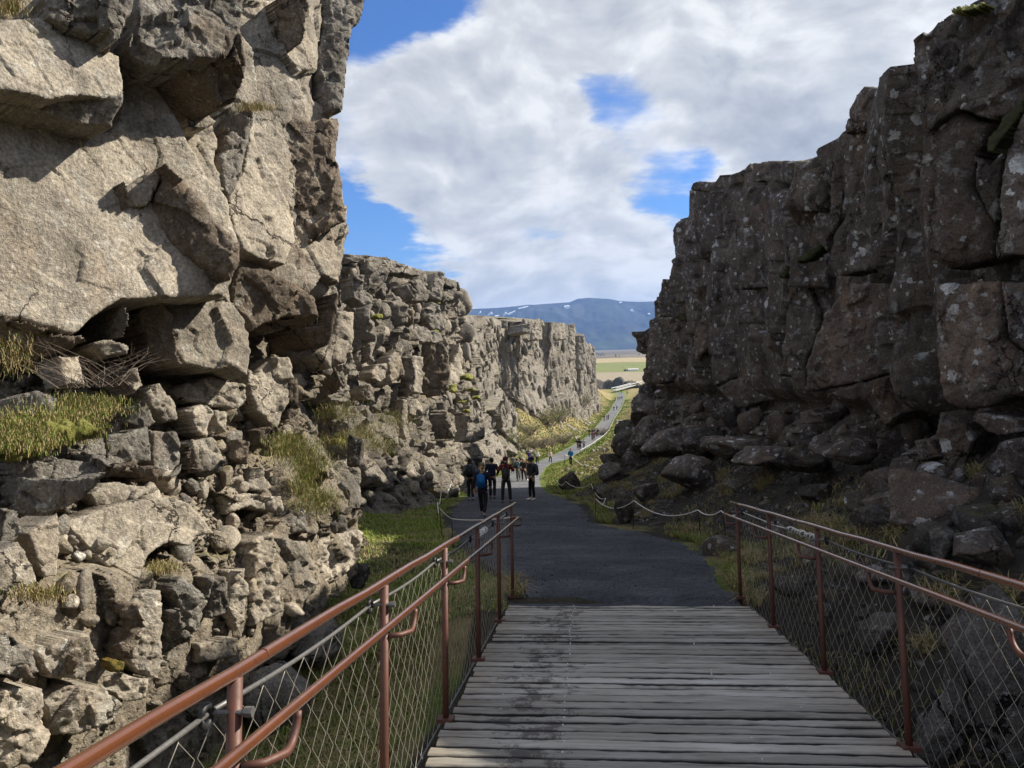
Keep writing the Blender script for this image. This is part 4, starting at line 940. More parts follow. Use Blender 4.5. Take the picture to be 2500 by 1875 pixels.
scatter_wall(GB, NB, clg, 270, 4, 13, ('far', 'far', 'grey'), 132, 2, (.8, .8, 1.8), (1120, 1460))
def depthA(px, py, pl):
    r = ray(px, py); best = 9e9; pl = np.array(pl)
    for (x1, y1), (x2, y2) in zip(pl[:-1], pl[1:]):
        dx, dy = x2 - x1, y2 - y1; den = r[0] * dy - r[1] * dx
        if abs(den) < 1e-9: continue
        t = (x1 * dy - y1 * dx) / den
        if t > 0 and min(y1, y2) - .01 <= r[1] * t <= max(y1, y2) + .01: best = min(best, t)
    return best
C4 = lambda p: crop(780, 580, 700 / 2111, p)
def BA(poly, off, n, m='far', root=clf, pl=planA, **kw):
    poly = np.asarray(poly, float); c = poly.mean(0); kw.setdefault('step', 1.9); kw.setdefault('rim', 5); kw.setdefault('warp', 3); kw.setdefault('rough', .06); kw.setdefault('fac', .12); kw.setdefault('fsize', .7); kw.setdefault('lim', 3)
    Z = depthA(c[0], c[1], pl); Z = 34.0 if Z > 1e3 else Z
    return to_cliff(block(poly, Z - off, n, m, root, **kw), root)
LA, MA, DA = (.82, -.55, .15), (.45, -.88, .15), (.05, -.98, -.15)
for pts, off, n, m in (
    ([(690, 780), (900, 775), (950, 860), (970, 960), (950, 1130), (880, 1168), (770, 1160), (755, 1020), (720, 880)], 2.6, (.22, -.96, .08), 'brown'),
    ([(668, 865), (760, 880), (770, 1000), (755, 1100), (770, 1150), (690, 1145), (700, 1020), (680, 930)], 2.9, (.8, -.58, .2), 'tan'),
    ([(608, 880), (668, 880), (700, 1020), (685, 1150), (640, 1170), (615, 1050)], 2.5, (-.6, -.8, 0), 'grey'),
    ([(640, 745), (700, 650), (800, 660), (900, 700), (915, 760), (850, 782), (690, 772)], 2.8, (.45, -.75, .5), 'grey'),
    ([(585, 580), (640, 510), (700, 540), (705, 640), (650, 680), (580, 690)], 2.4, DA, 'brown'),
    ([(580, 380), (650, 330), (720, 390), (690, 470), (610, 490)], 2.2, DA, 'grey'),
    ([(650, 320), (760, 300), (820, 420), (790, 480), (700, 470), (725, 390)], 2.2, LA, 'far'),
    ([(955, 960), (1010, 850), (1030, 760), (1065, 900), (1065, 1030), (1000, 1120), (950, 1100)], 2.2, LA, 'tan'),
    ([(805, 440), (830, 340), (850, 250), (890, 240), (925, 255), (920, 330), (900, 460)], 2.0, MA, 'far'),
    ([(915, 330), (940, 300), (1012, 340), (990, 385), (930, 360)], 2.0, LA, 'far'),
    ([(905, 460), (930, 370), (1000, 385), (1025, 430), (960, 480)], 2.1, MA, 'far'),
    ([(750, 560), (830, 470), (880, 500), (900, 600), (920, 690), (820, 680)], 2.0, (.5, -.85, .2), 'grey'),
    ([(1080, 1300), (1215, 1330), (1215, 1480), (1150, 1505), (1060, 1500), (1075, 1400)], 1.6, (.62, -.76, .15), 'far'),
    ([(1050, 1290), (1090, 1300), (1085, 1400), (1060, 1500), (1050, 1400)], 1.5, DA, 'brown'),
    ([(620, 1170), (720, 1190), (770, 1260), (740, 1330), (660, 1300)], 2.2, LA, 'tan'),
    ([(355, 990), (420, 930), (505, 920), (500, 1030), (440, 1070), (370, 1040)], 2.0, LA, 'tan'),
    ([(510, 870), (610, 800), (610, 1070), (520, 1080)], 2.0, LA, 'tan'),
    ([(300, 1130), (360, 1080), (415, 1120), (410, 1160), (350, 1190)], 2.4, MA, 'far'),
    ([(280, 130), (420, 150), (560, 180), (740, 240), (730, 290), (580, 260), (400, 230), (290, 200)], 1.6, LA, 'far'),
    ([(240, 280), (330, 270), (330, 380), (400, 480), (330, 500), (250, 450)], 1.9, MA, 'grey'),
    ([(10, 960), (120, 950), (170, 1080), (120, 1150), (10, 1180)], 1.7, DA, 'brown'),
    ([(70, 820), (250, 700), (250, 800), (200, 930), (110, 950), (60, 900)], 3.2, (.66, -.7, .25), 'pale'),
    ([(850, 1450), (1000, 1380), (1050, 1420), (1050, 1540), (950, 1590), (870, 1560)], 1.9, LA, 'tan'),
    ([(600, 1180), (640, 1190), (660, 1480), (610, 1500)], 2.1, LA, 'tan')):
    BA(C4(pts), off, n, m)

for pts, off, n, m in (
    ([(1388, 850), (1389, 800), (1393, 791), (1402, 790), (1405, 800), (1404, 830), (1406, 880), (1390, 880)], 5.0, (.6, -.78, .1), 'far'),
    ([(1411, 900), (1412, 834), (1413, 817), (1427, 818), (1426, 836), (1431, 870), (1430, 905)], 4.0, (.5, -.85, .1), 'grey'),
    ([(1296, 800), (1299, 782), (1310, 777), (1320, 781), (1321, 800), (1325, 830), (1298, 830)], 4.0, (.7, -.7, .1), 'far'),
    ([(1274, 812), (1276, 793), (1294, 790), (1296, 815)], 4.0, (.2, -.95, .1), 'grey'),
    ([(1436, 930), (1437, 850), (1445, 838), (1452, 850), (1456, 880), (1457, 935)], 3.0, (.5, -.85, .1), 'grey'),
    ([(1352, 830), (1355, 790), (1380, 788), (1382, 830)], 4.0, (.75, -.65, .1), 'far')):
    BA(pts, off, n, m, clg, planB, step=1.3, rim=3, warp=2, rough=.15, fac=.35, fsize=1.6, thick=4, lim=8)
# ------------------------------------------------------------------ boardwalk
DM = Matrix(((bW[0], aW[0], nW[0], O0[0]), (bW[1], aW[1], nW[1], O0[1]), (bW[2], aW[2], nW[2], O0[2]), (0, 0, 0, 1)))   # local x across, y along, z up from the planks
deck = thing('boardwalk', 'sloping boardwalk of weathered grey wooden planks between two metal railings', 'boardwalk'); deck.matrix_world = DM
def woodmat(T, bs):
    tc = T.n('ShaderNodeTexCoord'); tc.object = deck; p = tc.outputs['Object']
    rnd = T.n('ShaderNodeObjectInfo').outputs['Random']
    x = T.n('ShaderNodeSeparateXYZ', {0: p})
    pr = T.vmath('ADD', p, T.n('ShaderNodeCombineXYZ', {0: T.math('MULTIPLY', rnd, 37.0)}).outputs[0])
    gr = T.noise(T.vmath('MULTIPLY', pr, (1.3, 42, 42)), 1.0, 6, .65)
    pt = T.noise(T.vmath('MULTIPLY', pr, (1.1, 6, 6)), 1.0, 5, .65)
    c = T.mix(T.ramp(gr, [(.32, 0), (.68, 1)]), (.225, .208, .178), (.41, .385, .34))
    c = T.mix(T.ramp(pt, [(.50, 0), (.66, .8)]), c, (.47, .455, .42))
    c = T.mix(T.ramp(T.noise(T.vmath('MULTIPLY', pr, (.9, 9, 9)), 1.6, 4, .6), [(.58, 0), (.70, .65)]), c, (.07, .065, .06))
    # tracked-in black grit
    lat = T.math('ADD', x.outputs[0], T.math('MULTIPLY', T.math('SUBTRACT', T.noise(p, 2.3, 3), .5), .9))
    z1 = T.math('SUBTRACT', 1.0, T.smooth(T.math('ABSOLUTE', T.math('ADD', lat, .36)), .05, .62))
    z2 = T.math('MULTIPLY', T.math('SUBTRACT', 1.0, T.smooth(T.math('ABSOLUTE', T.math('ADD', lat, -1.25)), .05, .5)), .45)
    gm = T.math('ADD', T.noise(p, 5.5, 5, .7), T.math('MULTIPLY', T.noise(p, 60, 4, .7), .35))
    grit = T.smooth(T.math('MULTIPLY_ADD', T.math('MAXIMUM', z1, z2), .42, gm), 1.06, 1.16)
    c = T.mix(T.math('MULTIPLY', grit, .7), c, (.045, .034, .038))
    endb = T.smooth(T.math('ABSOLUTE', T.math('SUBTRACT', x.outputs[0], .41)), 1.02, 1.30)
    c = T.mix(T.math('MULTIPLY', T.math('MULTIPLY', endb, .6), T.noise(p, 3, 3)), c, (.22, .15, .08))
    c = T.mix(T.math('SUBTRACT', 1.0, T.smooth(T.math('MULTIPLY_ADD', T.noise(p, 9, 3), .008, x.outputs[2]), -.012, -.001)), c, (.03, .028, .028))      # shade of the gaps, painted dark along the worn plank edges
    c = T.mix(1.0, c, T.math('MULTIPLY_ADD', rnd, .5, .75), 'MULTIPLY')
    bm = T.n('ShaderNodeBump', {'Height': gr, 'Strength': .55, 'Distance': .012})
    setin(T, bs, Base_Color=c, Roughness=.8, Normal=bm.outputs[0]); bs.inputs['Specular IOR Level'].default_value = .25
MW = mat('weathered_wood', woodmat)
def plank(seed, wid=.136, th=.045):
    rg = np.random.default_rng(seed); nx = 56
    l = np.linspace(LATL - .03 * rg.random(), LATR + .03 * rg.random(), nx)
    P = np.stack((l, np.full(nx, seed * 1.7), np.zeros(nx)), 1)
    ea, eb = .020 * fbm(P, .42, 3, seed) , .020 * fbm(P + 9, .42, 3, seed + 1)
    hz = .010 * fbm(P + 5, .5, 3, seed + 2); wear = .012 * (.5 + .5 * fbm(P + 3, .3, 3, seed + 3))
    pr = [(-.5, -.045), (-.5, -.020), (-.445, -.0085), (-.34, -.0018), (0, .0015), (.34, -.0018), (.445, -.0085), (.5, -.020), (.5, -.045)]
    V = []
    for i in range(nx):
        for u, v in pr:
            e = ea[i] if u < 0 else eb[i]
            V.append((l[i], u * wid + e * min(1, abs(u) * 2.2), v * (1 + (wear[i] / .012 if v > -.03 else 0)) + (hz[i] if v > -.04 else 0) + .0012 * rg.normal() * (v > -.01)))
    k = len(pr); Fc = []
    for i in range(nx - 1):
        for j in range(k):
            Fc.append((i * k + j, i * k + (j + 1) % k, (i + 1) * k + (j + 1) % k, (i + 1) * k + j))
    Fc.append(tuple(range(k))[::-1]); Fc.append(tuple((nx - 1) * k + j for j in range(k)))
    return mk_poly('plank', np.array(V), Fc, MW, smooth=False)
s_ = DECK_END - .07; k = 0; scr = []
rg = np.random.default_rng(5)
MSC = plain('screw_steel', (.75, .75, .74), .35, .3, .1, 50)
while s_ > .4:
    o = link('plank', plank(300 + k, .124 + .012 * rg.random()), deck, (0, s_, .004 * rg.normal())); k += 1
    for l, pr_ in ((-.19, .95), (.90, .35), (-.62, .15), (1.35, .18)):
        if rg.random() < pr_:
            V, Fc = tube([(l + .012 * rg.normal(), s_ + .02 * rg.normal(), -.01), (0, 0, 0)], .0045, 6)
            c = V[:6].mean(0); V = np.concatenate((V[:6], V[:6] + (0, 0, .018))); scr.append((V + 0, np.array([(i, (i + 1) % 6, (i + 1) % 6 + 6, i + 6) for i in range(6)] + [(6, 7, 8, 9), (9, 10, 11, 6)])))
    s_ -= .1455
for i, (V, Fc) in enumerate(scr):
    c = V[:6].mean(0); a = np.arange(6) * math.pi / 3
    ring = np.stack((c[0] + .0055 * np.cos(a), c[1] + .0055 * np.sin(a), np.full(6, -.012)), 1); scr[i] = (np.concatenate((ring, ring + (0, 0, .018))), Fc)
V, Fc = join(scr); link('screw', mk_poly('screw', V, Fc, MSC), deck, kind='stuff')
MBE = plain('dark_beam', (.06, .05, .042), .85)
for l in (LATL + .12, -.19, .90, LATR - .12):
    V, Fc = boxv((l - .05, .3, -.24), (l + .05, DECK_END - .03, -.056)); link('beam', mk_poly('beam', V, Fc, MBE), deck)
V, Fc = boxv((LATL, DECK_END - .06, -.5), (LATR, DECK_END - .01, -.07)); link('end_board', mk_poly('end_board', V, Fc, MBE), deck)

# ------------------------------------------------------------------ railings
def rustmat(name, base, base2, rough, metal, coat=0.0):
    def b(T, bs):
        p = T.n('ShaderNodeNewGeometry').outputs['Position']
        n_ = T.noise(p, 16, 6, .7); big = T.noise(p, 2.2, 3)
        c = T.mix(T.ramp(n_, [(.38, 0), (.66, 1)]), base, base2)
        c = T.mix(T.ramp(big, [(.45, 0), (.65, .6)]), c, tuple(.8 * x for x in base))
        sp = T.ramp(T.noise(p, 70, 4, .7), [(.60, 0), (.70, .7)])
        c = T.mix(sp, c, (.09, .035, .02))
        setin(T, bs, Base_Color=c, Metallic=metal, Roughness=T.ramp(n_, [(.3, rough - .06), (.7, rough + .12)]))
        bm = T.n('ShaderNodeBump', {'Height': n_, 'Strength': .04, 'Distance': .003}); setin(T, bs, Normal=bm.outputs[0])
        bs.inputs['Specular IOR Level'].default_value = .6; bs.inputs['Coat Weight'].default_value = coat; bs.inputs['Coat Roughness'].default_value = .14
    return mat(name, b)
MRAIL = rustmat('rail_bronze', (.215, .074, .030), (.145, .052, .025), .22, .45, .8)
MPOST = rustmat('post_rust', (.115, .038, .022), (.07, .027, .018), .55, .1)
MWIRE = plain('net_wire', (.42, .39, .32), .45, .35, .1, 40)
MCAB = plain('dark_cable', (.16, .155, .15), .5, .5, .2, 90)
MRING = plain('black_rubber', (.02, .02, .022), .5, 0, .1)
MROPE = plain('white_rope', (.72, .71, .66), .85, 0, .15, 120)
def railing(label, lat, sgn, posts, lo_end, up_end, tie):
    """lat: across position of the posts; sgn: +1 towards the walk"""
    t = thing('railing', label, 'railing'); t.matrix_world = DM
    i = sgn * .10
    V, Fc = tube([(lat, -1.2 + .4 * k_, 1.085 + .003 * math.sin(k_ * 2.1)) for k_ in range(int((up_end + 1.2) / .4))] + [(lat, up_end, 1.085)], .0185, 14)
    o = link('top_rail', mk_poly('top_rail', V, Fc, MRAIL, True), t)
    rings = [tube([(lat, s, 1.085), (lat, s + .008, 1.085)], .0192, 14) for s in np.arange(.65, up_end, 1.52)]
    for V, Fc in rings: link('rail_joint', mk_poly('rail_joint', V, Fc, MPOST), o)
    pts = [(lat + i, -1.2 + .4 * k_, .95) for k_ in range(int((lo_end + 1.0) / .4))] + [(lat + i, lo_end - .10, .95), (lat + i - sgn * .012, lo_end - .03, .95), (lat + i - sgn * .05, lo_end, .95), (lat, lo_end, .95)]
    V, Fc = tube(pts, .0155, 12); link('hand_rail', mk_poly('hand_rail', V, Fc, MRAIL, True), t)
    for s in posts:
        bot = -.10 if s < 8.9 else -.25
        V, Fc = tube([(lat, s, bot), (lat, s, .4), (lat, s, 1.07)], .020, 12)
        po = link('post', mk_poly('post', V, Fc, MPOST, True), t)
        V, Fc = join([boxv((lat - .05, s - .05, -.012), (lat + .05, s + .05, .014))]); link('foot_plate', mk_poly('foot_plate', V, Fc, MPOST), po)
        q = np.linspace(0, 1, 9); a = q * math.pi / 2
        pb = [(lat + sgn * .02, s, .845), (lat + i * .7, s + .03, .845)] + [(lat + i, s + .10 + .085 * math.sin(x), .845 + .085 * (1 - math.cos(x))) for x in a]
        V, Fc = tube(pb, .0125, 8); link('bracket', mk_poly('bracket', V, Fc, MPOST, True), t)
        # eye bolt with rubber ring that carries the cable
        ang = np.linspace(0, 2 * math.pi, 17)
        V, Fc = tube([(lat - sgn * .055, s - .045 + .026 * math.cos(x), .985 + .026 * math.sin(x)) for x in ang], .010, 8, False)
        rb = link('cable_ring', mk_poly('cable_ring', V, Fc, MRING, True), t)
        V, Fc = tube([(lat - sgn * .06, s - .02, .985), (lat + sgn * .05, s - .005, .985)], .007, 8); link('bolt', mk_poly('bolt', V, Fc, MCAB), rb)
        V, Fc = tube([(lat + sgn * .03, s - .004, .985), (lat + sgn * .052, s - .004, .985)], .014, 6); link('bolt_head', mk_poly('bolt_head', V, Fc, MCAB), rb)
    lc = lat - sgn * .06; ps = sorted(posts)
    cab = []
    for a, b in zip([-.8] + ps[:-1], ps):
        q = np.linspace(0, 1, 9); cab.append(tube([(lc, a + (b - a) * x, .985 - .018 * math.sin(math.pi * x)) for x in q], .0075, 7))
    V, Fc = join(cab); link('net_cable', mk_poly('net_cable', V, Fc, MCAB, True), t)
    V, Fc = tube([(lc, -.8, -.07), (lc, 4, -.075), (lc, ps[-1], -.07)], .008, 6); link('lower_cable', mk_poly('lower_cable', V, Fc, MCAB), t)
    # diamond netting
    rows = np.linspace(.975, -.06, 16); net = []; rg_ = np.random.default_rng(int(abs(lat) * 100))
    w_ = .082
    for c_, s in enumerate(np.arange(-.75, ps[-1] - .05, w_)):
        pts = []
        for r_i, h in enumerate(rows):
            off = (w_ * .46) * (1 if (r_i + c_) % 2 else -1)
            pts.append((lc + .002 * rg_.normal(), s + off + .004 * rg_.normal(), h - .018 * math.sin(math.pi * np.clip((s % 1.5) / 1.5, 0, 1)) * (h + .06)))
        V, Fc = tube(pts, .00125, 4, False); net.append((V, Fc))
    V, Fc = join(net); link('wire_net', mk_mesh('wire_net', V, Fc, MWIRE), t, kind='stuff')
    # white rope lashed to the cable
    s0, s1 = tie; n = 90; q = np.linspace(0, 1, n)
    rr = .014 + .012 * np.abs(np.sin(q * 9)); wr = [(lc + rr[j] * math.cos(q[j] * 60), s0 + (s1 - s0) * q[j] + .012 * math.sin(q[j] * 31), .972 + rr[j] * math.sin(q[j] * 60)) for j in range(n)]
    V, Fc = tube(wr, .0055, 5); V2, F2 = tube([(lc, s1, .972), (lc - .01, s1 + .4, .965), (lc, ps[-1] - .05, .985)], .006, 6)
    V, Fc = join([(V, Fc), (V2, F2)]); link('rope_lashing', mk_poly('rope_lashing', V, Fc, MROPE, True), t)
    return t
railing('rust brown tube railing with sunlit wire netting on the cliff side of the boardwalk', -.93, 1, (.5, 2.0, 3.5, 5.0, 6.5, 8.05, 9.45), 9.32, 9.95, (6.9, 7.5))
railing('shaded metal railing beside the boulders, with shiny rail tops and dark netting', 1.75, -1, (.1, 1.6, 3.12, 4.66, 6.2, 7.8, 9.4), 9.75, 9.75, (6.4, 7.3))

# ------------------------------------------------------------------ rope barriers
MIRON = plain('dark_iron', (.035, .03, .028), .6, .4)
def gz(x, y): return float(ground(np.array([x]), np.array([y]))[0])
def rope_fence(label, posts, group=None, sag=.10, rr=.010, pr_=.009, rope_mat=None, tail=None):
    """posts: (foot px, foot py, top px, top py) or world (x, y, h)"""
    W_ = []
    for p in posts:
        if len(p) == 4:
            f = hit(p[0], p[1]); r = ray(p[2], p[3]); tp = r * (f[1] / r[1]); W_.append((f, tp))
        else:
            f = np.array((p[0], p[1], gz(p[0], p[1]))); W_.append((f, f + (0, 0, p[2])))
    base = W_[0][0]; t = thing('rope_fence', label, 'rope fence', tuple(base), 0, group)
    for f, tp in W_:
        V, Fc = tube([f - (0, 0, .15), .5 * (f + tp), tp], pr_, 7); o = link('post', mk_poly('post', V - base, Fc, MIRON, True), t)
        a = np.linspace(0, 2 * math.pi, 9); V, Fc = tube([tp + (0, .02 * math.cos(x), .02 + .02 * math.sin(x)) for x in a], .005, 5, False)
        link('eye', mk_poly('eye', V - base, Fc, MIRON), o)
    for (f1, a), (f2, b) in zip(W_[:-1], W_[1:]):
        q = np.linspace(0, 1, 13); L = np.linalg.norm(b - a)
        pts = [a + (b - a) * x - np.array((0, 0, sag * min(L, 3.2) * 4 * x * (1 - x))) for x in q]
        V, Fc = tube(pts, rr, 6); link('rope', mk_poly('rope', V - base, Fc, rope_mat or MROPE, True), t)
    if tail is not None:
        a, b = W_[-1][1], tail; q = np.linspace(0, 1, 11)
        V, Fc = tube([a + (b - a) * x - np.array((0, 0, .5 * sag * 4 * x * (1 - x))) for x in q], rr, 6); link('rope', mk_poly('rope', V - base, Fc, MROPE, True), t)
    return t
rope_fence('white rope sagging between thin iron posts, left edge of the dark gravel', [(1120, 1207, 1120, 1170), (1101, 1216, 1101, 1182), (1077, 1238, 1077, 1197), (1067, 1282, 1068, 1226), (1080, 1313, 1072, 1239), (1106, 1312, 1102, 1266)], tail=DK(9.35, -.93, .95), sag=.07)
rope_fence('white rope on short iron posts along the boulders, right edge of the dark gravel', [(1358, 1203, 1359, 1172), (1380, 1210, 1381, 1175), (1447, 1223, 1443, 1181), (1483, 1246, 1479, 1216), (1454, 1266, 1454, 1218), (1545, 1292, 1548, 1222), (1712, 1322, 1704, 1245), (1779, 1336, 1760, 1247)], tail=DK(9.4, 1.75, .95), sag=.07)
fp = [(float(Rx(np.array([y]))[0]) + .5 * (1 if y > 95 else 1.0), y, .75) for y in (112, 118, 125, 133, 142, 152, 164, 178, 194, 212, 232, 255, 280, 306, 332)]
rope_fence('thin pale rope line following the far side of the sunlit path', fp, sag=.02, rr=.03, pr_=.025)
rope_fence('pale rope and posts round the little steps on the sunlit bank', [(1379, 1136, 1379, 1110), (1394, 1128, 1394, 1112), (1416, 1146, 1416, 1132), (1428, 1143, 1428, 1134), (1457, 1145, 1457, 1140)], sag=.02, rr=.022, pr_=.025)
# ------------------------------------------------------------------ people
def skin_mesh(name, verts, edges, sub=2, root=0):
    """one continuous surface grown round a skeleton: verts = [(co, radius or (rx, ry))]"""
    me = bpy.data.meshes.new(name); me.from_pydata([v[0] for v in verts], edges, [])
    o = bpy.data.objects.new(name, me); C.objects.link(o)
    md = o.modifiers.new('s', 'SKIN'); md.use_smooth_shade = True
    if not me.skin_vertices: 
        with bpy.context.temp_override(object=o, active_object=o): bpy.ops.mesh.customdata_skin_add()
    for i, v in enumerate(me.skin_vertices[0].data):
        r = verts[i][1]; v.radius = (r, r) if not isinstance(r, tuple) else r; v.use_root = (i == root)
    sb = o.modifiers.new('d', 'SUBSURF'); sb.levels = sub
    dg = bpy.context.evaluated_depsgraph_get(); dg.update()
    r = bpy.data.meshes.new_from_object(o.evaluated_get(dg)); r.name = name
    bpy.data.objects.remove(o); bpy.data.meshes.remove(me); return r
def ellipsoid(c, r, sub=3, noise=.0, seed=0, cutbelow=None):
    D, Fc = ICO[sub]; V = D * np.array(r)
    if noise: V = V * (1 + noise * fbm(D * 2 + seed, 1, 3, seed)[:, None])
    if cutbelow is not None: V[:, 2] = np.maximum(V[:, 2], cutbelow)
    return V + np.array(c), Fc
def pose(kind):
    """joints of a 1.75 m figure that faces +Y"""
    J = dict(pel=(0, 0, .95), waist=(0, .01, 1.10), chest=(0, .0, 1.30), neck=(0, -.01, 1.47), head=(0, .015, 1.60), top=(0, .01, 1.70))
    for s, S in ((-1, 'l'), (1, 'r')):
        J['sh' + S] = (s * .185, -.01, 1.42); J['hip' + S] = (s * .095, 0, .92)
        J['el' + S] = (s * .235, -.03, 1.15); J['wr' + S] = (s * .245, .04, .90)
        J['kn' + S] = (s * .10, .02, .51); J['an' + S] = (s * .105, -.03, .09); J['to' + S] = (s * .125, .14, .04)
    if kind == 'walk':
        J['knl'] = (-.10, .16, .53); J['anl'] = (-.10, .24, .10); J['tol'] = (-.11, .41, .06)
        J['knr'] = (.10, -.05, .51); J['anr'] = (.10, -.30, .16); J['tor'] = (.11, -.15, .05)
        J['ell'] = (-.25, -.12, 1.17); J['wrl'] = (-.25, -.10, .93); J['elr'] = (.25, .04, 1.16); J['wrr'] = (.235, .22, .97)
    if kind == 'stroll':
        J['knl'] = (-.09, .07, .52); J['anl'] = (-.09, .07, .09); J['tol'] = (-.10, .24, .04)
        J['knr'] = (.09, .0, .51); J['anr'] = (.09, -.15, .13); J['tor'] = (.10, .01, .04)
        J['ell'] = (-.27, -.07, 1.17); J['wrl'] = (-.20, .14, 1.02); J['elr'] = (.27, -.07, 1.17); J['wrr'] = (.20, .14, 1.02)
    if kind == 'photo':
        J['ell'] = (-.30, .14, 1.24); J['wrl'] = (-.075, .30, 1.53); J['elr'] = (.30, .14, 1.24); J['wrr'] = (.075, .30, 1.53)
        J['anl'] = (-.15, 0, .09); J['tol'] = (-.19, .16, .04); J['knl'] = (-.13, .02, .5); J['anr'] = (.15, 0, .09); J['tor'] = (.19, .16, .04); J['knr'] = (.13, .02, .5)
    if kind == 'pocket':
        J['ell'] = (-.26, -.10, 1.16); J['wrl'] = (-.17, .13, 1.00); J['elr'] = (.26, -.10, 1.16); J['wrr'] = (.17, .13, 1.00)
        J['knr'] = (.09, .05, .51); J['anr'] = (.08, .05, .09); J['tor'] = (.08, .23, .04)
    if kind == 'wave':
        J['elr'] = (.30, .06, 1.52); J['wrr'] = (.22, .12, 1.78)
    if kind == 'lean':
        J['knl'] = (-.16, .02, .51); J['anl'] = (-.24, -.02, .09); J['tol'] = (-.28, .14, .04); J['elr'] = (.27, .05, 1.2); J['wrr'] = (.08, .25, 1.15)
    return {k: np.array(v, float) for k, v in J.items()}
def lerp(a, b, t): return a + (b - a) * t
def body_mesh(J, fingers):
    V = []; E = []; ix = {}
    def add(k, co, r, par=None):
        V.append((tuple(co), r)); ix[k] = len(V) - 1
        if par is not None: E.append((ix[par], ix[k]))
    add('pel', J['pel'], (.125, .095)); add('waist', J['waist'], (.115, .085), 'pel'); add('chest', J['chest'], (.135, .095), 'waist'); add('up', lerp(J['chest'], J['neck'], .62), (.11, .075), 'chest')
    add('neck', J['neck'], .052, 'up'); add('jaw', lerp(J['neck'], J['head'], .62) + (0, .018, 0), (.062, .068), 'neck'); add('head', J['head'], (.078, .096), 'jaw'); add('top', J['top'], (.060, .072), 'head')
    for S in 'lr':
        add('sh' + S, J['sh' + S], .055, 'up'); add('ua' + S, lerp(J['sh' + S], J['el' + S], .5), .044, 'sh' + S); add('el' + S, J['el' + S], .037, 'ua' + S)
        add('fa' + S, lerp(J['el' + S], J['wr' + S], .4), .036, 'el' + S); add('wr' + S, J['wr' + S], .024, 'fa' + S)
        d = nrm(J['wr' + S] - J['el' + S]); sd = nrm(np.cross(d, (0.3, .2, 1) if abs(d[2]) < .8 else (0, 1, .1))); nd = np.cross(d, sd)
        add('pa' + S, J['wr' + S] + d * .05, (.034, .018) if fingers else .036, 'wr' + S)
        if fingers:
            for k, (o, L) in enumerate(((-.030, .070), (-.010, .082), (.011, .076), (.030, .060))):
                b = J['wr' + S] + d * .088 + sd * o; add(f'f{k}a' + S, b, .0095, 'pa' + S); add(f'f{k}b' + S, b + d * L * .5 + nd * .008, .0085, f'f{k}a' + S); add(f'f{k}c' + S, b + d * L * .85 + nd * .03, .007, f'f{k}b' + S)
            b = J['wr' + S] + d * .04 - sd * .036; add('t0' + S, b, .011, 'pa' + S); add('t1' + S, b + d * .035 - sd * .022 + nd * .01, .009, 't0' + S)
        else: add('fi' + S, J['wr' + S] + d * .13 + nd * .015, .022, 'pa' + S)
        add('hip' + S, J['hip' + S], .085, 'pel'); add('th' + S, lerp(J['hip' + S], J['kn' + S], .45), .074, 'hip' + S); add('kn' + S, J['kn' + S], .053, 'th' + S)
        add('ca' + S, lerp(J['kn' + S], J['an' + S], .32), .052, 'kn' + S); add('an' + S, J['an' + S], .028, 'ca' + S); add('to' + S, lerp(J['an' + S], J['to' + S], .8) , .020, 'an' + S)
    return skin_mesh('body', V, E, 2)
def jacket_mesh(J, long=0.0, fat=1.0):
    V = []; E = []; ix = {}
    def add(k, co, r, par=None):
        V.append((tuple(co), tuple(fat * q for q in r) if isinstance(r, tuple) else r * fat)); ix[k] = len(V) - 1
        if par is not None: E.append((ix[par], ix[k]))
    add('c', J['chest'], (.165, .125)); add('w', J['waist'], (.155, .118), 'c'); add('h', J['pel'] - (0, 0, .03), (.168, .128), 'w')
    if long: add('h2', J['pel'] - (0, 0, .03 + long), (.172, .138), 'h')
    add('u', lerp(J['chest'], J['neck'], .62), (.135, .098), 'c'); add('n', J['neck'] + (0, 0, .005), (.072, .068), 'u')
    for S in 'lr':
        add('sh' + S, J['sh' + S] + (0, 0, .0), .074, 'u'); add('ua' + S, lerp(J['sh' + S], J['el' + S], .5), .066, 'sh' + S); add('el' + S, J['el' + S], .058, 'ua' + S); add('wr' + S, lerp(J['el' + S], J['wr' + S], .93), .044, 'el' + S)
    return skin_mesh('jacket', V, E, 2)
def trouser_mesh(J, slim=1.0):
    V = [(tuple(J['pel'] + (0, 0, .06)), (.135, .105)), (tuple(J['pel'] - (0, 0, .03)), (.145, .115))]; E = [(0, 1)]
    for S in 'lr':
        b = len(V); V += [(tuple(J['hip' + S] - (0, 0, .03)), .098 * slim), (tuple(lerp(J['hip' + S], J['kn' + S], .45)), .088 * slim), (tuple(J['kn' + S]), .070 * slim), (tuple(lerp(J['kn' + S], J['an' + S], .4)), .068 * slim), (tuple(lerp(J['kn' + S], J['an' + S], .94)), .056 * slim)]
        E += [(1, b), (b, b + 1), (b + 1, b + 2), (b + 2, b + 3), (b + 3, b + 4)]
    return skin_mesh('trousers', V, E, 2)
def shoe_mesh(J, S):
    a, t = J['an' + S], J['to' + S]; d = nrm((t - a) * (1, 1, .3))
    V = [(tuple(a + (0, 0, .0)), (.046, .05)), (tuple(lerp(a, t, .3) - (0, 0, .02)), (.050, .045)), (tuple(t), (.050, .034)), (tuple(a - d * .05 - (0, 0, .045)), (.044, .036))]
    return skin_mesh('shoe', V, [(0, 1), (1, 2), (0, 3)], 2)
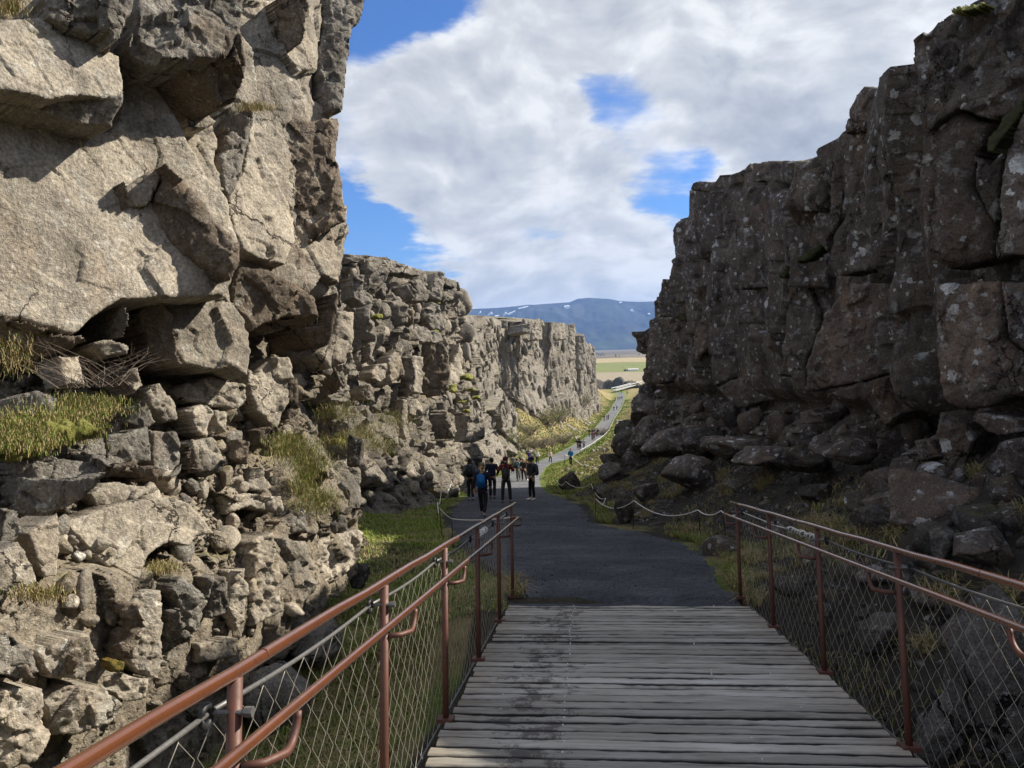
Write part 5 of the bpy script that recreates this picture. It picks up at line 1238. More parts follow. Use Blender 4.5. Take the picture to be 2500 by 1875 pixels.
def pack_mesh(h=.46, wd=.30, dp=.17):
    bm = bmesh.new(); bmesh.ops.create_cube(bm, size=1)
    for v in bm.verts:
        top = v.co.z > 0; out = v.co.y < 0
        v.co = Vector((v.co.x * wd * (.78 if top else 1), v.co.y * dp * (.7 if top else 1), v.co.z * h))
    bmesh.ops.bevel(bm, geom=list(bm.edges), offset=.05, segments=3, affect='EDGES'); me = bpy.data.meshes.new('backpack'); bm.to_mesh(me); bm.free()
    for p in me.polygons: p.use_smooth = True
    return me
CLO = {}
def cloth(c, rough=.85):
    c = tuple(round(x, 3) for x in c)
    if c not in CLO: CLO[c] = plain('cloth', c, rough, 0, .3, 9)
    return CLO[c]
MSKIN = plain('skin', (.45, .27, .19), .55, 0, .06)
BLACK, NAVY, GREY = (.016, .016, .019), (.014, .018, .045), (.17, .175, .18)
ARCH = {}
def arche(kind, fingers=False, long=0.0, fat=1.0, slim=1.0):
    key = (kind, fingers, long, fat, slim)
    if key not in ARCH:
        J = pose(kind)
        ARCH[key] = (J, body_mesh(J, fingers), jacket_mesh(J, long, fat), trouser_mesh(J, slim), shoe_mesh(J, 'l'), shoe_mesh(J, 'r'))
        for m_ in ARCH[key][1:]: m_.materials.clear(); m_.materials.append(MSKIN)
    return ARCH[key]
def sub(name, me, root, m, parent=None, loc=(0, 0, 0)):
    o = link(name, me, parent or root, loc)
    if not me.materials: me.materials.append(m)
    o.material_slots[0].link = 'OBJECT'; o.material_slots[0].material = m
    return o
HAIRS = {}
def hair_mesh(style):
    if style in HAIRS: return HAIRS[style]
    V, Fc = ellipsoid((0, -.012, 1.655), (.094, .112, .098), 3, .12, 3)
    face = (V[:, 1] > .045) & (V[:, 2] < 1.655); V[face, 1] = .045
    parts = [(V, Fc)]
    if style == 'long':
        V, Fc = ellipsoid((0, -.055, 1.50), (.105, .072, .17), 3, .15, 5); parts.append((V, Fc))
    if style == 'tail':
        V, Fc = tube([(0, -.10, 1.66), (0, -.16, 1.62), (.01, -.175, 1.50), (.015, -.16, 1.36), (.02, -.15, 1.27)], [.03, .04, .045, .035, .008], 8); parts.append((V, Fc))
    me = mk_poly('hair', *join([(np.asarray(a), np.asarray([list(f) + [f[0]] * (4 - len(f)) for f in b])) for a, b in parts]), [], True); HAIRS[style] = me; return me
def extras(style):
    if style in HAIRS: return HAIRS[style]
    if style == 'beanie':
        V, Fc = ellipsoid((0, 0, 1.685), (.104, .118, .095), 3, .03, 2, cutbelow=-.05)
    elif style == 'cap':
        V, Fc = ellipsoid((0, 0, 1.685), (.102, .118, .085), 3, 0, 2, cutbelow=-.03)
        a = np.linspace(-1, 1, 9); br = [(.085 * x, .10 + .095 * (1 - x * x) ** .5, 1.672 - .02 * (1 - x * x)) for x in a] + [(.085 * x, .085, 1.668) for x in a[::-1]]
        top = np.array(br); bot = top - (0, 0, .008); n = len(top); B = np.concatenate((top, bot)) ; off = len(V)
        Fq = [[i, i, i, i] for i in range(0)]
        for i in range(8): Fq += [[i, i + 1, 16 - i, 17 - i], [n + 17 - i, n + 16 - i, n + i + 1, n + i]]
        for i in range(n): Fq.append([i, n + i, n + (i + 1) % n, (i + 1) % n])
        V = np.concatenate((V, B)); Fc = [list(f) for f in Fc] + [[x + off for x in f] for f in Fq]
    elif style == 'hood':
        V, Fc = ellipsoid((0, -.075, 1.475), (.11, .075, .07), 3, .1, 4)
    elif style == 'glasses':
        parts = [ellipsoid((s * .036, .098, 1.625), (.028, .012, .020), 2) for s in (-1, 1)] + [(np.array(boxv((-.085, .03, 1.625), (.085, .098, 1.633))[0]), [(0, 3, 2), (0, 1, 5), (3, 7, 6), (0, 4, 7), (1, 2, 6)])]
        V, Fc = join([(np.asarray(a), np.asarray(b)) for a, b in parts])
    elif style == 'nose':
        V, Fc = ellipsoid((0, .112, 1.595), (.014, .022, .024), 2)
    elif style == 'face':
        V, Fc = join([ellipsoid((s * .034, .097, 1.632), (.013, .008, .007), 2) for s in (-1, 1)] + [ellipsoid((0, .099, 1.555), (.026, .008, .006), 2)])
    elif style == 'ear':
        V, Fc = join([ellipsoid((s * .084, 0, 1.60), (.014, .024, .034), 2) for s in (-1, 1)])
    elif style == 'phone':
        V, Fc = boxv((-.085, .335, 1.535), (.085, .348, 1.625))
    elif style == 'pole':
        V, Fc = tube([(.22, .14, 1.70), (.22, .16, 2.15)], .014, 6)
    elif style == 'strap':
        V, Fc = join([tube([(s * .10, -.12, 1.44), (s * .105, -.03, 1.525), (s * .10, .10, 1.42), (s * .12, .135, 1.25), (s * .155, .03, 1.08)], .017, 6) for s in (-1, 1)])
    me = mk_poly(style, np.asarray(V), [list(f) for f in Fc], [], style not in ('phone',)); HAIRS[style] = me; return me
PACK = pack_mesh()
MDARK = plain('eye_dark', (.02, .015, .012), .3)
def person(px, py, H, face, label, kind='stroll', jacket=BLACK, trousers=BLACK, shoes=(.5, .5, .48), hair=(.03, .02, .015), style='short', pack=None, hat=None, hatc=None, fingers=False, long=0.0, fat=1.0, slim=1.0, near=False, glasses=False, skirt=None, front_bag=None, phone=False, pole=False, hood=None, group=None, world=None):
    f = np.array(world) if world is not None else hit(px, py)
    t = thing('person', label, 'person', tuple(f), face, group); s = H / 1.75; t.scale = (s, s, s)
    J, b, j, tr, sl_, sr_ = arche(kind, fingers, long, fat, slim)
    sub('body', b, t, MSKIN); sub('jacket', j, t, cloth(jacket)); sub('trousers', tr, t, cloth(trousers))
    sub('shoe', sl_, t, cloth(shoes)); sub('shoe', sr_, t, cloth(shoes))
    hd = sub('hair', hair_mesh(style), t, cloth(hair, .6))
    if near:
        sub('nose', extras('nose'), t, MSKIN); sub('ears', extras('ear'), t, MSKIN)
        if not glasses: sub('face', extras('face'), t, MDARK)
    if glasses: sub('sunglasses', extras('glasses'), t, MDARK)
    if hat: sub(hat, extras(hat), t, cloth(hatc))
    if hood: sub('hood', extras('hood'), t, cloth(hood))
    if pack:
        p = sub('backpack', PACK, t, cloth(pack, .6), None, (0, -.205, 1.22))
        st_ = sub('strap', extras('strap'), t, cloth(tuple(.5 * x for x in pack)), p, (0, .205, -1.22))
    if front_bag:
        p = sub('shoulder_bag', PACK, t, cloth(front_bag, .6), None, (.02, .20, 1.16)); p.scale = (.95, .62, .95)
        sub('strap', extras('strap'), t, cloth((.5, .5, .5)), p, (-.02, -.2, -1.16))
    if phone: sub('phone', extras('phone'), t, MDARK)
    if pole: sub('walking_pole', extras('pole'), t, cloth((.7, .7, .7)))
    return t
PI = math.pi; AW = -math.radians(5); PG = 'visitors walking on the path'
# near group
person(1150, 1222, 1.82, AW, 'person in grey hoodie with dark backpack and dark trousers seen from behind', 'stroll', (.13, .14, .15), BLACK, (.45, .45, .45), (.03, .018, .012), 'long', (.022, .022, .025), fingers=True, near=True, hood=(.15, .16, .17), world=None, fat=1.06)
person(1180, 1262, 1.60, AW - .1, 'person with blue backpack, olive cap and blond ponytail walking away in a dark coat', 'walk', (.022, .014, .030), BLACK, (.30, .30, .32), (.42, .26, .12), 'tail', (.012, .14, .42), 'cap', (.13, .105, .06), True, .20, 1.10, 1.0, near=True)
person(1203, 1219, 1.84, AW, 'person in plain navy jacket with short black hair seen from behind, no bag', 'stroll', NAVY, BLACK, (.05, .05, .05), (.008, .007, .007), 'short', None, fingers=True, near=True, fat=1.08)
person(1237, 1229, 1.82, PI + AW + .1, 'person in red and black jacket holding up a phone with both hands', 'photo', (.16, .022, .02), (.03, .03, .036), (.06, .06, .06), (.06, .02, .015), 'short', None, 'beanie', (.07, .014, .014), True, near=True, front_bag=(.06, .055, .055), phone=True, fat=1.05)
person(1300, 1221, 1.82, PI / 2 + .55, 'person in sunglasses and purple-blue cap standing sideways in white shoes', 'pocket', (.045, .045, .05), (.012, .012, .014), (.72, .71, .66), (.03, .02, .015), 'short', (.03, .07, .12), 'cap', (.022, .015, .11), True, 0.0, 1.06, .95, near=True, glasses=True)
# the group in the sun
person(1264, 1175, 1.74, AW - .5, 'person in pale blue denim jacket and grey trousers among the sunlit group', 'stroll', (.16, .25, .32), (.16, .155, .145), (.05, .05, .05), (.03, .02, .015), 'short', (.03, .035, .04))
person(1272, 1171, 1.70, AW + .4, 'person in dark coat standing behind the blue denim jacket', 'stand', (.05, .05, .052), BLACK, (.1, .1, .1), (.02, .015, .012))
person(1279, 1175, 1.70, PI - .6, 'blond person in black coat leaning sideways in the sunlit group', 'lean', (.03, .026, .024), BLACK, (.08, .08, .08), (.36, .24, .12), 'long')
person(1288, 1173, 1.64, PI - .9, 'person in brown jacket with pale shoes at the right of the sunlit group', 'stand', (.09, .055, .035), (.2, .19, .18), (.75, .75, .72), (.10, .06, .04), 'short')
person(1231, 1173, 1.75, AW, 'dark-haired person in black jacket half hidden by the phone holder', 'stand', BLACK, BLACK, (.1, .1, .1), (.012, .01, .01), 'long')
person(1252, 1154, 1.70, AW, 'person in grey top and dark cap standing beyond the denim jacket', 'stand', (.16, .16, .15), BLACK, (.1, .1, .1), (.02, .015, .012), 'short', None, 'cap', (.02, .02, .022))
person(1208, 1140, 1.72, AW, 'person with red backpack and white trousers at the sunlit grass edge', 'stroll', (.6, .58, .55), (.62, .60, .57), (.6, .6, .6), (.012, .01, .01), 'short', (.52, .045, .03))
person(1292, 1134, 1.70, PI, 'person in purple jacket raising a pale pole on the sunlit path', 'wave', (.055, .03, .22), BLACK, (.1, .1, .1), (.03, .02, .015), 'short', None, 'beanie', (.05, .03, .24), pole=True)
person(1312, 1133, 1.74, PI, 'person in white jacket lifting one arm on the sunlit path', 'wave', (.68, .67, .64), BLACK, (.05, .05, .05), (.35, .24, .14), 'short', None, None)
person(1344, 1131, 1.66, PI + .2, 'person in pale pink jacket and black trousers walking alone', 'walk', (.62, .47, .46), BLACK, (.1, .1, .1), (.42, .30, .18), 'long')
person(1394, 1138, 1.74, PI - .4, 'person in bright blue jacket on the steps of the sunlit bank', 'stroll', (.03, .20, .42), BLACK, (.1, .1, .1), (.12, .08, .05), 'short', (.02, .16, .36))
# the walkers further down the path
far_w = [(1411, 1097, 'walk', BLACK, 'dark-clad walker, left of the first group on the far path'), (1417, 1098.5, 'stroll', (.02, .02, .03), 'broad dark-coated walker in the middle of the first far group'),
         (1415, 1093, 'stand', BLACK, 'dark walker just ahead of the first far group'), (1426, 1097, 'walk', (.40, .42, .44), 'walker with pale grey top, right of the first far group'),
         (1439, 1067, 'walk', BLACK, 'dark walker at the left flank of the second far group'), (1446, 1076, 'stroll', (.16, .05, .13), 'walker in plum top at the front of the second far group'),
         (1451, 1075, 'walk', (.10, .03, .03), 'walker in dark red beside the plum top'), (1447, 1066, 'stand', BLACK, 'dark walker behind the plum top'),
         (1453, 1065, 'stroll', (.03, .035, .05), 'slate-coloured walker in the middle of the second far group'), (1460, 1066, 'walk', (.02, .02, .02), 'black-clad walker at the right flank of the second far group'),
         (1456.5, 1066, 'stroll', (.5, .45, .46), 'walker in pale clothes inside the second far group'),
         (1475.5, 1027, 'stroll', BLACK, 'dark walker at the left of the third far group'), (1482, 1026, 'walk', (.35, .3, .3), 'pale walker in the middle of the third far group'), (1485.6, 1025, 'stroll', (.10, .02, .02), 'dark red walker at the right of the third far group'),
         (1499, 1003, 'walk', BLACK, 'left one of the distant pair of walkers'), (1506, 1002, 'walk', BLACK, 'right one of the distant pair of walkers'),
         (1502, 979, 'walk', BLACK, 'leftmost of the four distant walkers in a row'), (1509, 978, 'stroll', BLACK, 'second from left of the four distant walkers in a row'),
         (1513.6, 977, 'walk', (.05, .05, .05), 'third from left of the four distant walkers in a row'), (1518.5, 976, 'stroll', BLACK, 'rightmost of the four distant walkers in a row'),
         (1517, 961, 'walk', BLACK, 'lone tiny walker at the left edge of the path end'), (1531, 963, 'walk', BLACK, 'lone tiny walker at the right edge of the path end'),
         (1516, 953, 'stroll', BLACK, 'tiny dark figure left of the far footbridge'), (1521, 952, 'walk', (.3, .3, .3), 'tiny grey figure beside the far footbridge'), (1525, 951, 'stroll', (.6, .6, .6), 'tiny pale figure on the far footbridge')]
for k, (px, py, kd, cj, lab) in enumerate(far_w):
    person(px, py, 1.72, AW - .12 + .2 * math.sin(k * 2.3) + (PI if k % 3 == 1 else 0), lab, kd, cj, BLACK, (.05, .05, .05), (.02, .015, .012), 'short', group='walkers far down the path')
# ------------------------------------------------------------------ boulders standing by themselves
def boulder(px, pyb, wpx, hpx, m, label, seed, Z=None, cuts=12, rough=.10, sink=.16, group=None, dz=1.0, rz=None):
    P = hit(px, pyb) if Z is None else PT(px, pyb, Z)
    Zc = float((P @ M)[2]); w_, h_ = wpx * Zc / F * .62, hpx * Zc / F * .62
    me = stone_mesh(seed, 5 if wpx * hpx > 4000 else 4, (w_, w_ * dz, h_), cuts, rough, MR[m], 'boulder')
    n = len(me.vertices); V = np.zeros(n * 3); me.vertices.foreach_get('co', V); V = V.reshape(-1, 3)
    V = V + .035 * max(w_, h_) * facet(V + seed, .28 * max(w_, h_), seed, 1.5)[:, None] * nrm_rows(V) + .02 * w_ * fbm(V, .1 * w_, 3, seed)[:, None] * nrm_rows(V)
    zmin = V[:, 2].min(); V[:, 2] -= zmin + sink * h_
    me.vertices.foreach_set('co', V.ravel().astype(np.float32)); me.update()
    o = link('boulder', me, None, tuple(P), None, label, 'boulder', group); o.rotation_euler = (0, 0, rz if rz is not None else seed * 1.3 % 6.28); return o
def nrm_rows(V): return V / (np.linalg.norm(V, axis=1)[:, None] + 1e-9)
c7 = lambda x, y: (1450 + x * .4747, 700 + y * .4747)
boulder(1690, 1193, 128, 100, 'right', 'broad lichen-grey boulder under the shaded cliff, widest above the rope', 401)
boulder(1577, 1228, 74, 66, 'right', 'rounded grey boulder left of the broad lichen-grey one', 402)
boulder(1500, 1178, 84, 56, 'lava', 'spotted dark boulder at the corner of the shaded cliff', 403)
boulder(1552, 1150, 96, 80, 'lava', 'black rough boulder above the spotted one at the cliff corner', 404)
boulder(1393, 1199, 58, 58, 'lava', 'smooth dark boulder standing nearest the sunlit grass on the right of the path', 405, dz=.9)
boulder(1482, 1226, 66, 42, 'lava', 'low flat boulder behind the V of the slack rope', 406)
boulder(1524, 1276, 50, 84, 'lava', 'dark upright rock right behind the rope post at the gravel edge', 407)
boulder(2140, 1300, 112, 84, 'lava', 'black round boulder seen over the right railing', 408)
boulder(2150, 1590, 104, 110, 'lava', 'dark boulder behind the netting of the right railing', 409)
boulder(2395, 1375, 142, 100, 'right', 'brown-grey boulder above the top rail near the right edge', 410)
boulder(2300, 1360, 70, 96, 'lava', 'narrow dark boulder wedged left of the brown-grey one', 411)
boulder(2455, 1850, 250, 520, 'crust', 'huge lichen-crusted boulder outside the right railing at the picture corner', 412, Z=5.3, sink=.10, dz=.8)
boulder(2290, 1870, 130, 200, 'crust', 'dark rock at the foot of the huge lichen-crusted boulder', 413, Z=5.6)
boulder(2250, 1262, 230, 150, 'rightb', 'massive brown boulder jutting over a hollow below the shaded cliff', 414, cuts=11, sink=.45)
boulder(2155, 1255, 90, 70, 'rightb', 'small brown boulder beside the massive overhanging one', 415)
boulder(1995, 1225, 80, 50, 'lava', 'low mossy boulder in the dry grass above the right railing', 416)
boulder(868, 1136, 74, 82, 'lava', 'rounded black boulder on the grassy shelf left of the path', 417, Z=15.2, sink=.05, dz=.8)
boulder(872, 1432, 60, 66, 'lava', 'shadowed boulder tucked under the tip of the pale ledge', 418, Z=11.2)
boulder(852, 1290, 84, 130, 'grey', 'shaded upright rock behind the pale ledge tip', 419, Z=13.4, sink=.05)
boulder(760, 1620, 130, 120, 'grey', 'half shaded rock in the ditch behind the left netting', 420)
boulder(660, 1760, 180, 150, 'grey', 'big grey rock low in the ditch next to the nearest netting', 421)
for k, (px, py, w_, h_, Z) in enumerate(((1545, 1115, 90, 80, 37), (1580, 1050, 90, 90, 38), (1590, 990, 56, 60, 39), (1610, 1115, 130, 110, 33), (1496, 1150, 66, 56, 37), (1650, 1120, 150, 100, 28), (1720, 1110, 150, 80, 24), (1790, 1120, 140, 80, 21), (1520, 1080, 56, 60, 40), (1870, 1140, 150, 70, 18), (1960, 1150, 140, 70, 16), (2060, 1130, 130, 80, 14.5))):
    boulder(px, py, w_, h_, ('lava', 'right')[k % 2], ('crag of dark rock at the very end of the shaded cliff', 'tall dark crag leaning on the end of the shaded cliff', 'topmost crag at the end of the shaded cliff', 'broad crag at the foot of the shaded cliff behind the pile', 'lowest dark rock of the pile nearest the path', 'ledge rock under the left part of the shaded cliff', 'ledge rock under the second column of the shaded cliff', 'dark ledge rock below the deep crack', 'outermost dark crag silhouetted against the sunlit valley', 'ledge rock below the brown overhang', 'ledge rock right of the brown overhang', 'ledge rock above the massive brown boulder')[k], 440 + k, Z=Z, sink=.1, cuts=14, rough=.16)
rg = np.random.default_rng(77)
marks = []
for o in list(C.objects):
    if o.get('category') == 'boulder':
        x_, y_ = proj(np.array(o.location)); l_ = o['label']
        for cut in (' above ', ' behind ', ' under ', ' below ', ' near', ' left ', ' right ', ' standing', ' at ', ' of ', ' seen', ' wedged', ' beside', ' leaning', ' in ', ' outside', ' jutting', ' silhouetted', ','):
            if cut in l_: l_ = l_.split(cut)[0]
        if x_ > 1440: marks.append((x_, y_, l_))
seen = set(); k = 0
for _ in range(400):
    px, py = rg.uniform(1480, 2480), rg.uniform(1150, 1560)
    if py < 1135 or px < 1600 + (py - 1230) * .9: continue
    P = hit(px, py); s = np.exp(rg.uniform(math.log(.12), math.log(.42))); ez = rg.uniform(.45, 1.1); my = rg.integers(2)
    near_ = min(marks, key=lambda m_: (m_[0] - px) ** 2 + 3 * (m_[1] - py) ** 2); dx, dy = px - near_[0], py - near_[1]
    where = ('right of' if dx > 0 else 'left of') if abs(dx) > 1.6 * abs(dy) else ('just in front of' if dy > 0 else 'just behind')
    art = 'the ' + near_[2]
    lab = f"{'small' if s < .22 else 'chunky'} {'flat' if ez < .75 else 'blocky'} {('grey', 'black')[my]} rock {where} {art}"
    if lab in seen or len(lab.split()) > 16: continue
    seen.add(lab); k += 1
    o = link('rock', lib(('right', 'lava')[my], 3)[rg.integers(10)], None, tuple(P), None, lab, 'rock', 'loose rocks on the shaded slope')
    o.scale = (s, s * rg.uniform(.7, 1.2), s * ez); o.rotation_euler = (rg.uniform(-.3, .3), rg.uniform(-.3, .3), rg.uniform(0, 6.28))
    if k >= 44: break

# ------------------------------------------------------------------ grass
def bladem(name):
    def b(T, bs):
        a = T.n('ShaderNodeAttribute', attribute_name='Col').outputs['Color']
        setin(T, bs, Base_Color=a, Roughness=.75); bs.inputs['Specular IOR Level'].default_value = .2
    return mat(name, b)
MBL = bladem('grass_blades')
G1, G2, D1, D2 = np.array((.13, .18, .03)), np.array((.19, .235, .05)), np.array((.40, .32, .16)), np.array((.27, .21, .10))
def grass(name, label, P, hgt, wid, green, lean=.5, seed=1, parent=None, cat='grass', up=None, tint=1.0):
    """one curved two-segment blade per point; green = share of green blades (number or array)"""
    rg = np.random.default_rng(seed); n = len(P); hgt = np.broadcast_to(hgt, (n,)) * rg.uniform(.5, 1.35, n); wid = np.broadcast_to(wid, (n,)) * rg.uniform(.6, 1.3, n)
    a = rg.uniform(0, 2 * math.pi, n); d = np.stack((np.cos(a), np.sin(a), 0 * a), 1); b = rg.uniform(0, 2 * math.pi, n); s = np.stack((np.cos(b), np.sin(b), 0 * b), 1)
    ln = (lean * rg.uniform(.3, 1.5, n))[:, None]; H = hgt[:, None]
    upv = np.array((0, 0, 1.0)) if up is None else np.asarray(up)
    mid = P + upv * H * .55 + d * H * ln * .35; tip = P + upv * H * (1 - .45 * np.clip(ln, 0, 1.6)) + d * H * ln
    w2 = wid[:, None] * s * .5
    V = np.stack((P - w2 - (0, 0, .02), P + w2 - (0, 0, .02), mid - w2 * .7, mid + w2 * .7, tip), 1).reshape(-1, 3)
    k = np.arange(n)[:, None] * 5
    Fc = np.concatenate((k + (0, 1, 3), k + (0, 3, 2), k + (2, 3, 4)))
    isg = rg.random(n) < np.broadcast_to(green, (n,)); t = rg.random(n)[:, None]
    col = np.where(isg[:, None], G1 * (1 - t) + G2 * t, D1 * (1 - t) + D2 * t) * rg.uniform(.75, 1.2, n)[:, None] * tint
    me = mk_mesh(name, V - (0 if parent is None else np.array(parent.location)), Fc, MBL)
    ca = me.color_attributes.new('Col', 'FLOAT_COLOR', 'POINT'); ca.data.foreach_set('color', np.c_[np.repeat(col, 5, 0), np.ones(n * 5)].astype(np.float32).ravel())
    return link(name, me, parent, (0, 0, 0), 'stuff', None if parent else label, None if parent else cat)
def spread(n, f, seed):
    rg = np.random.default_rng(seed); X, Y, keep = f(rg, n); X, Y = X[keep], Y[keep]
    return np.stack((X, Y, ground(X, Y)), 1)
def f_left(rg, n):
    Y = 8.8 + 26 * rg.random(n) ** 1.5; dl = -.05 + 5.0 * rg.random(n) ** 1.2; X = Lx(Y) - dl - fbm(np.stack((Y, 0 * Y, 0 * Y), 1), .6, 2, 5) * .15
    return X, Y, X < Lx(Y) + .12
P = spread(70000, f_left, 1); dl = Lx(P[:, 1]) - P[:, 0]; nn = fbm(P, 1.6, 3, 3)
grass('grass', 'short green and straw coloured grass on the shaded flat left of the gravel', P, .07 + .05 * (nn > .1), .014, np.clip(.78 + .7 * nn - .04 * dl, .2, .97), 1.0, 2, tint=1.3)
def f_ditch(rg, n):
    Y = 1.5 + 8.2 * rg.random(n); X = -1.02 - 3.4 * rg.random(n); return X, Y, np.ones(n, bool)
P = spread(26000, f_ditch, 4); grass('grass', 'dark flattened grass in the ditch below the left railing', P, .15, .012, .45, 1.5, 5)
def f_right(rg, n):
    Y = 3 + 31 * rg.random(n) ** 1.3; dr = -.05 + 6.0 * rg.random(n) ** 2.0; X = Rx(Y) + dr; p = np.stack((X, Y, 0 * X), 1)
    return X, Y, (fbm(p, 1.5, 3, 9) + .30 - .22 * dr > 0) & ((Y > 9.2) | (X > 1.95))
P = spread(52000, f_right, 6); dr = P[:, 0] - Rx(P[:, 1]); nn = fbm(P, 1.3, 3, 8)
grass('grass', 'green and straw coloured grass along the right edge of the gravel and under the railing', P, .12 + .07 * (nn > 0), .012, np.clip(.62 - .20 * dr + .5 * nn, .03, .9), .9, 7)
# tussocks of last year's grass hanging on the slope
pts = []; rg = np.random.default_rng(12); cc = []
while len(cc) < 110:
    Y = rg.uniform(4.5, 33); dr = rg.uniform(.3, 5.2); X = float(Rx(np.array([Y]))[0]) + dr
    if Y < 9.5 and X < 2.1: continue
    cc.append((X, Y, rg.uniform(.14, .34)))
for (px, py, s) in ((1810, 1440, .3), (1800, 1420, .26), (1835, 1470, .3), (1258, 1440, .24), (1250, 1420, .22), (1262, 1455, .2)):
    q = hit(px, py); cc.append((q[0], q[1], s * .8))
for X, Y, s in cc:
    m_ = 150; a = rg.uniform(0, 6.28, m_); r = s * .55 * np.sqrt(rg.random(m_)); pts.append(np.stack((X + r * np.cos(a), Y + r * np.sin(a), np.full(m_, s)), 1))
Q = np.concatenate(pts); P = np.stack((Q[:, 0], Q[:, 1], ground(Q[:, 0], Q[:, 1])), 1)
grass('tussock_grass', 'tussocks of long straw grass on the shaded slope right of the gravel', P, Q[:, 2], .010, .14, 1.25, 13)
def f_mid(rg, n):
    Y = 36 + 75 * rg.random(n) ** 1.2; sd = rg.random(n) < .5; d_ = .05 + 9 * rg.random(n) ** 1.6; X = np.where(sd, Lx(Y) - d_, Rx(Y) + d_); return X, Y, np.ones(n, bool)
P = spread(60000, f_mid, 15); off = np.maximum(Lx(P[:, 1]) - P[:, 0], P[:, 0] - Rx(P[:, 1])); nn = fbm(P, 3, 3, 16)
grass('grass', 'sunlit yellow green grass on the banks of the bright stretch of path', P, .16, .05, np.clip(.92 - .09 * off + .6 * nn, .45, .98), .8, 17)
def f_far(rg, n):
    Y = 110 + 230 * rg.random(n) ** 1.3; sd = rg.random(n) < .6; d_ = .05 + 14 * rg.random(n) ** 1.5; X = np.where(sd, Lx(Y) - d_, Rx(Y) + d_); return X, Y, np.ones(n, bool)
P = spread(50000, f_far, 18); off = np.maximum(Lx(P[:, 1]) - P[:, 0], P[:, 0] - Rx(P[:, 1])); nn = fbm(P, 6, 3, 19)
grass('grass', 'bright grass verges of the far path in the valley', P, .28, .16, np.clip(.98 - .09 * off + .6 * nn, .40, .98), .8, 20)

# moss cushions and grass lodged on the cliffs
def mossmat(name, c1, c2):
    def b(T, bs):
        p = T.n('ShaderNodeNewGeometry').outputs['Position']; f = T.noise(p, 9, 5, .7); g = T.noise(p, 70, 4, .7)
        c = T.mix(T.ramp(f, [(.4, 0), (.62, 1)]), c1, c2)
        bm = T.n('ShaderNodeBump', {'Height': g, 'Strength': 1.0, 'Distance': .03})
        setin(T, bs, Base_Color=T.mix(1.0, c, T.ramp(g, [(.3, .55), (.7, 1.45)]), 'MULTIPLY'), Roughness=.95, Normal=bm.outputs[0])
    return mat(name, b)
MR['moss'] = mossmat('moss_green', (.16, .17, .035), (.25, .235, .07)); MR['mossdim'] = mossmat('moss_grey', (.11, .115, .055), (.16, .155, .08)); MR['mossor'] = mossmat('moss_orange', (.20, .125, .025), (.15, .135, .035))
MR['mossdark'] = mossmat('moss_dark', (.035, .04, .014), (.06, .058, .02))
BL(C2([(-40, 900), (60, 880), (200, 885), (360, 880), (480, 885), (570, 935), (500, 985), (350, 1010), (330, 1050), (170, 1085), (60, 1095), (-40, 1080)]), .62, (.45, -.55, .70), 'moss', name='moss', thick=.2, rim=30, rough=.05, fac=.05, fsize=.1, bulge=.05)
BL(C2([(360, 790), (440, 745), (560, 745), (690, 790), (600, 830), (580, 880), (460, 890), (370, 870)]), .55, (.45, -.6, .65), 'mossdim', name='moss', thick=.2, rim=20, rough=.05, fac=.05, fsize=.1)
BL(C3([(640, 880), (690, 865), (760, 900), (755, 945), (690, 965), (645, 930)]), .44, (.5, -.6, .6), 'mossor', name='moss', thick=.1, rim=12, bulge=.03)
for pts, off in (([(1065, 1000), (1110, 985), (1150, 1020), (1140, 1035), (1080, 1030)], 2.3), ([(1025, 1200), (1070, 1188), (1115, 1200), (1060, 1210)], 2.2), ([(1055, 1285), (1095, 1272), (1140, 1295), (1120, 1300), (1075, 1295)], 2.0), ([(1150, 1165), (1175, 1150), (1200, 1180), (1165, 1190)], 1.9),
                 ([(412, 575), (440, 553), (472, 570), (465, 600), (420, 600)], 2.2), ([(815, 690), (850, 682), (890, 705), (850, 705)], 3.0), ([(770, 395), (800, 385), (810, 398), (785, 402)], 2.4), ([(850, 478), (890, 470), (895, 482), (860, 488)], 2.4), ([(1110, 1105), (1150, 1100), (1155, 1130), (1120, 1125)], 1.9), ([(960, 1090), (1010, 1080), (1020, 1130), (980, 1140)], 2.2), ([(110, 1480), (160, 1462), (212, 1500), (180, 1522), (120, 1515)], 3.4)):
    BA(C4(pts), off, (.5, -.5, .7), 'moss', name='moss', thick=.25, rim=4, bulge=.06)
for pts in ([(1700, 62), (1800, 22), (1910, 8), (1900, 40), (1780, 70)], [(800, 935), (840, 912), (900, 925), (890, 945)], [(935, 930), (980, 912), (1012, 925), (1000, 950)], [(570, 948), (640, 928), (660, 948)]):
    BR(C6(pts), 1.15, (-.5, -.4, .75), 'moss', name='moss', rim=6, thick=.3)
for pts in ([(805, 1490), (900, 1420), (1000, 1375), (1002, 1415), (860, 1505), (815, 1510)], [(705, 1580), (790, 1510), (800, 1530), (740, 1600)], [(1935, 790), (2010, 680), (2133, 570), (2133, 640), (2040, 760), (1960, 880), (1920, 880)]):
    BR(C6(pts), 1.15, (-.5, -.5, .7), 'mossdark', name='moss', rim=8, thick=.3)
BR(C7([(405, 150), (440, 128), (505, 140), (500, 175), (450, 185)]), 1.1, (-.5, -.5, .7), 'mossdark', name='moss', rim=8, thick=.3)
